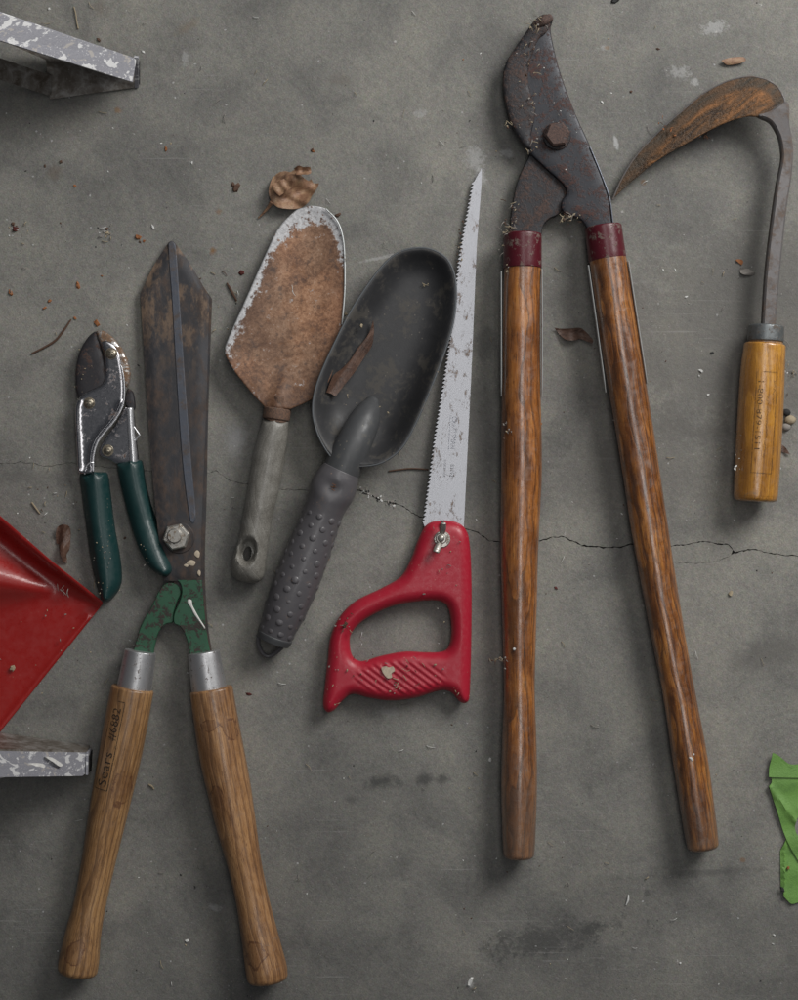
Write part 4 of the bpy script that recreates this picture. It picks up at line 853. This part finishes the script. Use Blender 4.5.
mesh(t, 'cutting_edge', sweep([(590.2, 147, .7, 20.8), (601.0, 173.6, .8, 21.4), (609.3, 198, .8, 22.6), (612.8, 224, .7, 24.0)], 8, 6, (.3, .3), k=Kl), M_ridge, parent=jo)
HL = [(522.4, 266, 18.0, 25), (521.4, 300, 18.3, 25), (521, 380, 19.0, 24), (521.2, 470, 20.2, 23), (520.2, 520, 19.2, 22), (519.4, 560, 18.4, 21), (519.4, 625, 16.8, 20), (519.5, 690, 15.3, 19), (519.5, 739, 17.0, 19), (519.2, 785, 17.8, 19), (519.0, 837, 16.4, 19), (518.8, 854, 15.4, 19)]
HR = [(606.6, 257, 18.2, 25), (609, 270, 18.3, 25), (621, 350, 19.0, 24), (631, 410, 18.5, 23), (640.7, 470, 18.2, 22), (650, 530, 18.2, 21), (655, 560, 17.7, 20), (666.5, 625, 16.7, 19), (678.7, 690, 15.9, 19), (690, 755.4, 17.2, 19), (699.4, 820.6, 16.6, 19), (703, 845, 15.8, 19)]
for pts, fr, m_, lab in ((HL, ((522.5, 235.5, 19.0, 24), (522.4, 268, 19.0, 25)), M_lop, 'straight varnished handle with a worn grey end'), (HR, ((603.2, 227.8, 18.3, 24), (607.4, 259.5, 18.6, 25)), M_lop2, 'slanting glossy handle, darkly streaked')):
    h = mesh(t, 'handle', sweep(pts, 48, 10, (2, 5), wob=0.004), m_, label=lab)
    mesh(t, 'ferrule', sweep(fr, 44, 6, (1.5, 0.8), wob=0.006), M_redf)
for a_, b_ in (((500.9, 272), (501.2, 396)), ((541.6, 270), (541.8, 397)), ((588.0, 266), (605.6, 392)), ((628.2, 262), (647.0, 383))):
    g = []
    for i in range(9):
        f_ = i/8; bow = math.sin(f_*math.pi)*0.8
        g.append((a_[0]+(b_[0]-a_[0])*f_+(bow if a_[0] > 520 and a_[0] < 600 else -bow*0), a_[1]+(b_[1]-a_[1])*f_, 3.2 if i < 8 else 1.8, 31-2.0*f_))
    v, f_, gc = sweep(g, 16, 3, (0.6, 0.6), flat=1.0)
    # flatten sideways: a strap 1.3 wide and 6 deep standing against the handle
    d_ = np.array((b_[0]-a_[0], -(b_[1]-a_[1]))); d_ = d_/np.linalg.norm(d_); s_ = np.array((d_[1], -d_[0]))
    k_ = kf(30); A2 = np.array(((a_[0]-399)*k_, (500-a_[1])*k_)); v2 = []
    for q in v:
        w = (q[0]-A2[0])*s_[0]+(q[1]-A2[1])*s_[1]; v2.append((q[0]-s_[0]*w*0.72, q[1]-s_[1]*w*0.72, q[2]))
    mesh(t, 'strap', (v2, f_, gc), M_strap)

# ================================================================ SICKLE
t = Thing('sickle', 'hand sickle with a curved rust-brown blade, bent iron shank and yellow varnished handle', 'sickle', 765, 300)
Kk = kf(26)
SO = [(614.6, 196.5), (623.6, 176), (637.6, 153.6), (660, 129.8), (682.4, 110), (704.8, 92), (727.3, 80.8), (746.9, 76.6), (763.7, 78.9), (776.3, 86.4), (783.3, 97.6), (785.5, 108)]
sbl = spline([(614.2, 197, 1)]+SO[1:-1]+[(785.5, 107), (779, 113), (768, 120), (758, 118.2), (746.9, 117.2), (730, 121.4), (707.6, 131.2), (682.4, 145.2), (660, 157.8), (640.4, 173.2), (624, 187.5)], 8)
zz0 = along((615, 196), (780, 100), 9, 26)
spine = spline(SO, 8, False)
def sbt(x, y, d):
    q = dist_poly(np.stack([x, y], 1), spine, False)
    w = np.clip(q/34, 0, 1.3); return zz0(x, y)+11*w*(1-0.35*w)*np.clip((x-614)/60, 0, 1)+0.6*np.sqrt(np.clip(d, 0, 1))
sb = mesh(t, 'blade', relief(sbl, sbt, lambda x, y, d: sbt(x, y, d)-2.4, step=4.5, rings=(0.5, 1.3, 3), k=Kk, axis=R(35)), M_sblade)
V_ = np.array([v.co[:] for v in sb.data.vertices])/U+np.array(t.org); Xp = V_[:, 0]/Kk+399; Yp = 500-V_[:, 1]/Kk
a = sb.data.attributes.new('scale_band', 'FLOAT', 'POINT'); a.data.foreach_set('value', np.clip(1.25-dist_poly(np.stack([Xp, Yp], 1), spine, False)/15.0, 0, 1).astype(np.float32))
mesh(t, 'blade_edge', sweep([(x, y, 0.95, float(zz0(x, y))+0.2) for x, y in spine[::3]], 8, 2, (.3, .3), k=Kk), M_shank, parent=sb)
sh = spline([(786, 104), (787.5, 112), (788, 125), (791.7, 145), (792, 162), (790, 182), (786, 207), (779, 274), (774.3, 330, 1), (761.4, 330, 1), (765, 274), (770.7, 223.7), (776.3, 184.5), (781, 160), (780.8, 150), (777.7, 137), (769.3, 123.5), (757, 117), (768, 113), (778, 106)], 8)
def sht(x, y, d): 
    up = np.clip((150-y)/40, 0, 1); return 29.5+5*up+1.5*np.clip(d/1.5, 0, 1)
mesh(t, 'shank', relief(sh, sht, lambda x, y, d: 20+6*np.clip((150-y)/40, 0, 1)+0*d, step=4, rings=(0.7, 1.8, 3.2), k=Kk), M_shank, ang=30)
SH = [(764.6, 346, 20.4, 22), (762.5, 372, 21.6, 22), (760.3, 415, 22.3, 22), (757.8, 460, 22.2, 22), (755.8, 492, 21.6, 22), (755.5, 497, 21.2, 22)]
mesh(t, 'ferrule', sweep([(766.1, 327.5, 17.6, 23), (765.4, 340.5, 17.9, 23)], 40, 4, (2.4, 1.2)), M_ferr2)
mesh(t, 'shoulder', sweep([(765.6, 338.5, 16.6, 22.6), (765.0, 345, 17.4, 22.4)], 40, 3, (.5, .5)), M_shw)
h = mesh(t, 'handle', sweep(SH, 52, 10, (2.2, 4.5), wob=0.006), M_sick)
pl = on_tube((765, 346), (755.4, 500), lambda s: 21.5+0.0*s+min(s, 60)*0.012, 22, lift=0.35)
# s runs down the handle; t grows to the picture's right
ink_parts = [lettering('1-800-879-1511', 7.6, lambda s, tt: pl(s+34, tt-8.6), 1.45)]
fr_ = [stroke([(26+(126-26)*i/24, -q) for i in range(25)], 0.55, lambda s, tt: pl(s, -tt)) for q in (-13.0,)]
ink_parts.append(stroke([(27+99*i/24, 10.5) for i in range(25)], 0.5, pl))
ink_parts.append(stroke([(27+99*i/24, -10.5) for i in range(25)], 0.5, pl))
ink_parts.append(stroke([(126, 10.5-21*i/10) for i in range(11)], 0.5, pl)); ink_parts.append(stroke([(27, 9-14*i/10) for i in range(11)], 0.5, pl))
r_ = random.Random(3)
for t0, a0, b0 in ((1.5, 50, 112), (7.5, 35, 60)):       # worn illegible second line of the stamp
    q = []; s_ = a0
    while s_ < b0: q.append((s_, t0+r_.uniform(-1.6, 1.6))); s_ += r_.uniform(0.8, 1.8)
    ink_parts.append(stroke(q, 0.45, pl))
mesh(t, 'stamped_lettering', join(*ink_parts), M_inkfaint, parent=h, smooth=False)

# ================================================================ GREEN TAPE
t = Thing('tape_scrap', 'crumpled scrap of bright green masking tape stuck to the concrete at the right edge', 'tape', 800, 820)
def wav(x, y): return 1.2+1.0*np.sin(x*0.16+y*0.05)+0.8*np.sin(y*0.21+1)
mesh(t, 'tape_strip', relief(spline([(771.5, 752, 1), (776, 754), (780.8, 757.5), (786, 762), (791, 763.8), (800, 763), (830, 760, 1), (832, 778, 1), (798, 777, 1), (767.8, 776.4, 1), (768.3, 767), (770, 760)], 5), lambda x, y, d: 4.6+wav(x, y)*0.6+0*d, lambda x, y, d: 4.1+wav(x, y)*0.6, step=4, rings=(1.0,)), M_tape)
mesh(t, 'tape_strip', relief(spline([(770.3, 775, 1), (830, 775, 1), (828, 812, 1), (800, 814), (795.5, 820), (794.3, 827), (796.5, 834), (803, 842, 1), (812, 880, 1), (798, 861), (785, 837), (774.9, 806.3), (768, 785.5, 1), (770.8, 782)], 5), lambda x, y, d: 2.6+wav(x, y)*0.7+2.5*np.exp(-(((x-775)*0.78-(y-795)*0.62+0.02*(y-795)**1.0)/3.0)**2), lambda x, y, d: 2.0+wav(x, y)*0.7, step=3.2, rings=(1.0,)), M_tape)
mesh(t, 'tape_strip', relief(spline([(786, 838, 1), (780, 850.5, 1), (780.3, 870), (780.5, 887, 1), (783, 889), (782.5, 895, 1), (787, 900), (791, 903.3), (798, 902), (830, 898, 1), (825, 850, 1), (800, 842)], 5), lambda x, y, d: 1.2+wav(x, y)*0.5+2.0*np.exp(-((x-783.5-(y-860)*0.0)/1.5)**2), lambda x, y, d: 0.7+wav(x, y)*0.5, step=3.2, rings=(1.0,)), M_tape)

# ================================================================ LEAVES, TWIGS, PEBBLES
def leaf(name, label, cat, outline, cx, cy, m_, zf, th=0.7, step=2.2, stem=None, ax=0.0, group=None, extra=None, n=6):
    t = Thing(name, label, cat, cx, cy, group, empty=False)
    gs = [relief(spline(outline, n), lambda x, y, d: zf(x, y)+0*d, lambda x, y, d: zf(x, y)-th, step=step, rings=(0.8,), axis=ax, k=kf(float(zf(np.array([cx], float), np.array([cy], float))[0])))]
    if stem: gs.append(sweep(stem, 8, 4, (.3, .3)))
    if extra: gs += extra
    mesh(t, name, join(*gs), m_, ang=60); return t
def zbig(x, y):
    u = (x-270)*0.92-(y-204)*0.39; v = (x-270)*0.39+(y-204)*0.92   # along / across the midrib, + below it
    cup = 11*(1-np.exp(-(v/9)**2))-0.020*v*v; vein = 0.38*np.sin(u*0.62-np.abs(v)*0.45)+0.15*np.sin(u*1.5+v*0.9)
    return 6+cup+vein+3.0*np.sin(u*0.11+v*0.16+0.6)+1.2*np.sin(u*0.33-v*0.28)
def bent(cx, cy, a, b, rot, z, amp, fr=0.5):
    q = [(cx+r1*(math.cos(w)*a*math.cos(rot)-math.sin(w)*b*math.sin(rot)), cy+r1*(math.cos(w)*a*math.sin(rot)+math.sin(w)*b*math.cos(rot))) for w, r1 in [(2*math.pi*i/9, 1+0.18*math.sin(i*2.3+cx)) for i in range(9)]]
    zf = lambda x, y: z+amp*np.abs(((x-cx)*math.sin(rot)-(y-cy)*math.cos(rot))/b)**1.6+0.8*np.sin(x*fr+y*fr*.6)
    return relief(spline(q, 5), lambda x, y, d: zf(x, y)+0*d, lambda x, y, d: zf(x, y)-0.7, step=2.2, rings=(0.8,), k=kf(z), axis=rot)
leaf('curled_leaf', 'large crumpled tan dry leaf lying above the tip of the rusty trowel', 'leaf', [(270.5, 181), (273, 174), (279, 170), (284, 169), (290, 171.5), (294, 169.5), (300, 172), (302, 176.5, 1), (308, 180), (311, 178.5, 1), (313, 182, 1), (318.8, 182.3, 1), (316, 190), (312, 196), (308.5, 203), (300, 208), (288, 209), (278, 207.5), (271.5, 201), (268.5, 192)], 290, 190, M_leafbig, zbig, 0.8, 1.7,
     [(272, 203, 2.2, 10), (268, 208, 1.6, 6), (262, 214, 1.1, 3), (258, 217.5, 0.6, 1.5)], 0.35, extra=[relief(spline(q, 5), lambda x, y, d, z0=z0, f=f: z0+f(x, y)+0*d, lambda x, y, d, z0=z0, f=f: z0+f(x, y)-0.7, step=1.8, rings=(0.7,), k=kf(z0), axis=a) for q, z0, f, a in (([(294, 168.5, 1), (299, 166.5), (304, 167.5), (310.5, 167.5, 1), (311, 173), (308, 175.5, 1), (302, 175), (297, 176, 1)], 17, lambda x, y: 4*np.abs((y-171)/4)**1.5+0.8*np.sin(x*.7), 0.0), ([(273, 184, 1), (278, 182), (284, 179, 1), (290, 183), (292, 188, 1), (286, 192), (280, 196.5, 1), (276, 193), (272.5, 189, 1)], 18, lambda x, y: 3*np.abs(((x-282)+(y-187))/9)**1.4+0.9*np.sin(x*.6-y*.4), 0.5))])
leaf('folded_leaf', 'slender folded dark brown leaf lying inside the grey scoop', 'leaf', [(373.3, 320, 1), (374.0, 331), (371.8, 346), (364, 358), (355, 372), (347, 382), (335.5, 397, 1), (331.5, 394), (326.8, 393, 1), (334, 376), (342, 369), (351, 359), (358, 348), (368.5, 334)], 352, 362, M_leafdk,
     lambda x, y: stop_(x, y, dist_poly(np.stack([x, y], 1), SB))+4.5+0.45*np.abs((x-351)*0.82+(y-361)*0.57), 0.7, 2.2, ax=R(55))
leaf('small_leaf', 'small reddish brown pointed leaf lying flat between the two lopper handles', 'leaf', [(554.5, 327.5, 1), (560, 328.5), (571, 328.6), (580, 328), (585, 331), (592.5, 339.5), (592, 343.5), (588, 342), (580, 339), (575, 340.5), (566, 340), (560, 335)], 572, 334, M_leafdk, lambda x, y: 2.8+1.2*np.sin(x*0.3)+np.abs(y-333-(x-572)*.15)*0.5, ax=R(15))
leaf('shrivelled_leaf', 'shrivelled brown leaf standing between the dustpan rim and the left pruner grip', 'leaf', [(56, 529), (59, 525.5), (65, 524.5), (69, 527), (70, 538), (69, 549), (66, 555), (66.5, 563.5, 1), (63.5, 562), (60, 552), (58.5, 545), (55.3, 543)], 63, 540, M_leafdk, lambda x, y: 5+2.2*np.sin((x-62)*0.42+y*0.06)+1.6*np.sin(y*0.22+x*.2)+0.5*np.sin(x*1.1+y*.7), 0.7, 1.6, ax=R(80))
leaf('seed_pod', 'flat tan and brown seed pod on the floor above the sickle blade', 'seed pod', [(721, 60.5, 1), (727, 58.3), (735, 56.8), (744, 57), (746, 60), (742, 62.5), (735, 64), (727, 64.5)], 733, 60, M_leafbig, lambda x, y: 3+1.5*np.cos((y-60.5)*0.35), ax=0)
leaf('seed_husk', 'tiny split grey seed husk in the middle of the sickle curve', 'seed husk', [(740, 268, 1), (744, 268), (750, 269), (755.5, 273, 1), (752, 275.5), (745, 275), (741, 273)], 747, 272, M_greyd, lambda x, y: 2.5+1.5*np.sin(y*.7+x*.2), step=1.5)
leaf('husk_fragment', 'small orange papery fragment beside the grey seed husk', 'leaf scrap', [(735.5, 260), (741, 259.5), (743, 262), (741.5, 265), (739.5, 263.5)], 740, 262, M_orange, lambda x, y: 1.5+0.6*np.sin(x), step=1.5)
leaf('leaf_scrap', 'reddish pointed leaf scrap beside the right side of the sickle handle', 'leaf scrap', [(781, 444, 1), (785, 447), (790, 454.5, 1), (784, 452.5), (780, 450)], 784.5, 450, M_leafdk, lambda x, y: 2.2+0.8*np.sin(x*.6), step=1.5)
leaf('tan_chip', 'crumbled pale leaf bit between the lopper handle and the green tape', 'leaf scrap', [(728.5, 594), (731, 590.5), (733, 592), (731.5, 596)], 731, 593.5, M_straw, lambda x, y: 1.4+0.5*np.sin(x), step=1.5)
leaf('white_flake', 'cream papery flake resting on the hatched grip of the red saw', 'flake', [(381.5, 668), (386, 666.2), (389, 667.5), (393, 666.5), (394.8, 671), (391.5, 673.5), (392, 677.5), (387.5, 678), (383.5, 673.5)], 388, 672, M_tan, lambda x, y: 27+0.8*np.sin(x*.8+y*.5), 0.9, 1.5)
def pebble(label, cx, cy, r, m_, seed):
    t = Thing('pebble', label, 'pebble', cx, cy, 'pebbles by the sickle handle', empty=False); bm = bmesh.new(); bmesh.ops.create_icosphere(bm, subdivisions=2, radius=r); q = random.Random(seed)
    X, Y, Z = P(cx, cy, 0); v = [(X+w.co.x*(1+q.uniform(-.12, .12)), Y+w.co.y*(0.85+q.uniform(-.1, .1)), r*0.62+w.co.z*0.62) for w in bm.verts]; f = [[w.index for w in fc.verts] for fc in bm.faces]; bm.free()
    mesh(t, 'pebble', (v, f, None), m_, ang=80)
pebble('round tan pebble right of the sickle handle', 789.5, 420, 5.6, M_straw, 1)
pebble('pale grey pebble just below the tan one beside the sickle handle', 785.5, 427, 4.6, M_greyd, 2)
pebble('black pebble just above the tan one beside the sickle handle', 786, 412.5, 4.2, M_char, 3)
def twig(name, label, pts, m_):
    t = Thing(name, label, 'twig', pts[0][0], pts[0][1], empty=False); mesh(t, name, sweep(pts, 8, 6, (.4, .4), wob=0.06), m_)
twig('twig', 'thin curved dark twig on the floor left of the pruner blade', [(32, 353.5, .9, 1), (45, 347, 1.1, 1.3), (56, 340, 1.2, 1.5), (64, 330, 1.1, 1.6), (71, 319.5, .8, 1.2)], M_brown)
twig('pine_needle', 'long reddish dry needle on the floor left of the saw blade base', [(389, 471, .7, 1), (400, 469.5, .8, 1.3), (412, 468.5, .8, 1.5), (428, 469.5, .8, 1.8)], M_brown)
twig('grass_stalk', 'pale bent grass stalk above the tip of the upper ladder foot', [(74, 7, .6, .9), (76, 14, .6, 1.6), (77, 22, .6, 1.2), (78.2, 28.5, .8, .9)], M_straw)
twig('bark_sliver', 'short brown bark sliver between the shear blades and the rusty trowel', [(227, 283, .7, 1), (231, 290, 1.3, 1.5), (236.5, 300.5, 1, 1)], M_brown)
twig('straw', 'pale straw left of the shrivelled leaf above the dustpan', [(32, 502.5, .8, 1), (36, 508, .9, 1.2), (40, 513.5, .6, 1)], M_straw)
twig('white_sliver', 'white curved paint sliver near the bottom between loppers and tape', [(628.5, 895, .6, 1), (628, 900, 1.1, 1.3), (626, 905, .5, 1)], M_white)
twig('paint_curl', 'short curled pale shaving right of the stamped shear handle', [(149, 784.5, .8, 1.0), (152, 786, .9, 1.6), (154, 789, .7, 1)], M_straw)

# ---- crumbs: loose grit nobody could count
DM = [M_white, M_straw, M_brown, M_orange, M_char, M_greyd, M_red]
def chip(cx, cy, z, r, mi_, rg, flatn=0.5):
    n = rg.choice((4, 5, 6)); a0 = rg.uniform(0, 6.28); st = rg.uniform(1, 1.9); rot = rg.uniform(0, 3.14); v = []
    X, Y, _ = P(cx, cy, z)
    for lev, rr in ((0, 1.0), (1, 0.65)):
        for i in range(n):
            a = a0+2*math.pi*i/n+rg.uniform(-.3, .3); q = r*rr*rg.uniform(.7, 1.2); dx, dy = q*math.cos(a)*st, q*math.sin(a)
            v.append((X+dx*math.cos(rot)-dy*math.sin(rot), Y+dx*math.sin(rot)+dy*math.cos(rot), z+0.05+lev*r*flatn*rg.uniform(.6, 1.2)))
    f = [[i, (i+1) % n, n+(i+1) % n, n+i] for i in range(n)]+[[n+i for i in range(n)], list(range(n))[::-1]]
    return v, f, None, [mi_]*len(f)
def straw_(cx, cy, z, L_, w, mi_, rg, zf=None):
    a = rg.uniform(0, 3.14); b = a+rg.uniform(-.5, .5); z2 = z+rg.uniform(0, 1.2)
    g = sweep([(cx-L_/2*math.cos(a), cy-L_/2*math.sin(a), w, z+.5), (cx, cy, w, z2+1.0), (cx+L_/2*math.cos(b), cy+L_/2*math.sin(b), w*.7, z+.6)], 5, 3, (.2, .2)); return g[0], g[1], g[2], [mi_]*len(g[1])
rg = random.Random(21); gs = []
for i in range(620):
    x, y = rg.uniform(-20, 818), rg.uniform(-20, 1020); q = rg.random(); mi_ = 0 if q < .34 else 1 if q < .50 else 2 if q < .62 else 4 if q < .84 else 5 if q < .97 else 3
    gs.append(chip(x, y, 0.02, rg.choice((.22, .25, .3, .35, .4, .5, .8)), mi_, rg))
for i in range(120): gs.append(straw_(rg.uniform(0, 798), rg.uniform(0, 1000), 0.2, rg.uniform(3, 9), rg.uniform(.18, .38), rg.choice((0, 1, 1, 5)), rg))
for x, y, r, c in ((97, 323.5, 2.8, 3), (78, 285, 2.4, 3), (50, 301, 1.8, 3), (45, 308, 1.8, 3), (11, 293, 2.4, 3), (138, 237, 2.8, 3), (144, 241, 1.5, 3), (140, 242, 1.2, 2), (75, 318, 1.8, 3), (102, 276, 1.1, 3), (15, 229, 3.6, 6), (13, 224, 2, 2), (166, 149, 1.8, 3), (61, 162, 2, 2), (45, 166, 1.3, 2), (75, 186, 1.5, 3), (99, 40, 1.9, 2), (236, 188, 3.6, 2), (233, 184, 2, 2), (312, 178-28, 2, 2), (313, 151, 1.6, 3), (242, 273, 3, 6), (338, 215, 2.2, 2), (346, 314, 2, 1), (153, 227, 1.8, 0), (49, 9, 1.4, 0), (143, 52, 1.3, 0), (192, 163, 1.1, 0), (107, 229, 1.8, 2), (104, 232, 1.2, 5), (107, 233, 1.8, 1), (615, 1, 3, 4), (658, 49, 1.5, 2), (631, 92, 1.5, 2), (602, 102, 1.2, 0), (556, 588, 1.8, 6), (541, 424, 1.3, 3), (470, 982, 3, 0), (187, 941, 2, 0), (490, 760, 2, 0), (195, 887, 1.2, 4), (713, 857-20, 1.2, 4), (675, 270, 1, 0), (701, 371, 2, 0), (708, 395, 1.7, 0), (699, 376, 1.2, 0), (712, 353, 1.6, 4), (774, 935, 1.1, 0), (773, 944, 1, 0), (680, 963, 1.2, 0), (614, 450-30, 1.2, 0), (686, 297, 1.2, 0), (663, 270, 1, 0), (249, 694, 1.7, 6), (125, 449+89, 1.6, 2), (782, 889, 2.2, 4), (788, 868, 2.2, 3)):
    gs.append(chip(x, y, 0.02 if not (780 < x < 792 and y > 860) else 3.5, r, c, rg, .7))
for i in range(60):                                    # chalky crumbs along the open part of the crack
    s_ = rg.random(); x = 360+36*s_; y = 490+15*s_+rg.uniform(-3, 4); gs.append(chip(x, y, 0.02, rg.uniform(.4, 1.3), rg.choice((0, 5, 5, 4)), rg))
for cx, cy, n, sx, sy in ((55, 505, 26, 18, 16), (105, 233, 12, 6, 6), (222, 300, 14, 12, 14), (20, 232, 9, 8, 8), (787, 375, 12, 5, 10), (170, 258, 3, 4, 4), (560, 870, 8, 50, 8), (215, 505, 6, 12, 8)):
    for i in range(n): gs.append(straw_(cx+rg.gauss(0, sx), cy+rg.gauss(0, sy), .2, rg.uniform(2, 7), rg.uniform(.25, .45), rg.choice((1, 1, 5, 0, 2)), rg) if i % 2 else chip(cx+rg.gauss(0, sx), cy+rg.gauss(0, sy), .02, rg.uniform(.4, 1.1), rg.choice((0, 1, 2, 4)), rg))
t = Thing('floor_crumbs', 'scattered grit, straw bits and rust flakes over the concrete', 'debris', 399, 500, kind='stuff', empty=False)
mesh(t, 'floor_crumbs', join(*gs), DM, smooth=False)
gs = []
def cl(cx, cy, n, sx, sy, z, rs=(.4, 1.2), cols=(1, 5, 1, 2), st=0.5, Lr=(2, 7)):
    for i in range(n):
        x, y = cx+rg.gauss(0, sx), cy+rg.gauss(0, sy)
        gs.append(straw_(x, y, z, rg.uniform(*Lr), rg.uniform(.22, .45), rg.choice(cols), rg) if rg.random() < st else chip(x, y, z, rg.uniform(*rs), rg.choice(cols), rg, .7))
for c_ in ((538, 22, 16, 4, 4, 24), (530, 45, 14, 5, 9, 22), (527, 65, 9, 3, 10, 22), (513, 125, 8, 5, 3, 24), (512, 215, 22, 4, 9, 20), (510, 234, 16, 6, 5, 36), (566, 218, 26, 3, 3, 24), (534, 138, 10, 2, 8, 26), (533, 100, 8, 3, 12, 25), (530, 150, 5, 2, 4, 26), (507, 432, 12, 3, 4, 40), (500, 660, 16, 5, 2, 34), (502, 250, 5, 2, 6, 30), (503, 270, 4, 3, 5, 36), (580, 218, 6, 5, 3, 24)): cl(*c_)
cl(555, 90, 26, 22, 50, 24.5, (.3, .7), (5, 1, 0), 0.2, (1.5, 3.5))
cl(345, 625, 14, 6, 10, 25.5, (.4, 1.0), (1, 5, 2), .3, (2, 5)); cl(333.6, 486, 9, 1.8, 2.0, 47.2, (.5, 1.0), (3, 3, 2), .3, (2, 4)); cl(400, 672, 26, 26, 10, 26, (.4, 1.1), (1, 1, 5, 2), .5, (2, 6)); cl(335, 670, 8, 4, 14, 25.5, (.4, 1), (1, 5), .5, (2, 5)); cl(440, 570, 12, 14, 24, 25, (.3, .9), (1, 5), .35, (2, 4))
cl(458, 690, 5, 6, 4, 22); cl(398, 686, 6, 3, 3, 26); cl(346.5, 625, 3, 1, 1, 26, (1.2, 2), (2,), 0)
cl(60, 592, 5, 6, 5, 12, (.3, .6), (5,), 1.0, (6, 11)); cl(40, 640, 14, 26, 34, 5, (.3, .9), (1, 5), .2, (2, 4)); cl(12, 668, 2, 1, 1, 5, (1.5, 2.2), (1,), 0)
cl(460, 255, 12, 1.5, 14, 9, (.4, 1.2), (2, 2, 1), .3, (2, 4)); cl(462, 235, 6, 1.5, 8, 9, (.5, 1.2), (2,), .3, (2, 4))
cl(370, 410, 14, 12, 6, 14, (.3, .9), (1, 5), .3, (2, 5)); cl(425, 285, 3, 1, 1, 8, (.5, 1.2), (1,), .5); cl(362, 325, 2, 1, 1, 20, (1, 1.8), (1,), 0); cl(293, 287, 2, 1, 3, 16, (.4, .7), (0,), 1, (5, 7))
cl(104, 560, 22, 6, 22, 21, (.25, .7), (1, 5), 0.05, (1, 2)); cl(147, 555, 8, 4, 6, 26, (.25, .7), (1, 5), 0.05, (1, 2)); cl(84, 375, 16, 6, 20, 14, (.25, .6), (5, 1), .1, (1, 2))
cl(515, 650, 2, 1, 2, 36, (1, 1.6), (0,), 0); cl(691.5, 757, 3, 1, 2.5, 36, (1, 1.7), (0,), 0); cl(736, 467, 2, .6, 2, 34, (.8, 1.4), (0,), 0); cl(740, 450, 5, 2, 16, 36, (.3, .6), (0, 5), 0)
cl(785, 365, 10, 4, 12, 2, (.4, 1), (5, 1), .7, (3, 9)); cl(765, 327, 4, 14, 1.5, 36, (.4, .9), (1, 5), 0); cl(668, 128, 10, 9, 6, 22, (.5, 1.4), (3, 3, 2), .2, (2, 4)); cl(706, 136, 6, 3, 3, 14, (.8, 1.8), (2, 3), .3)
t = Thing('tool_crumbs', 'dry grass clippings and crumbs stuck on the jaws, handles and grips of the tools', 'debris', 450, 400, kind='stuff', empty=False)
mesh(t, 'tool_crumbs', join(*gs), DM, smooth=False)
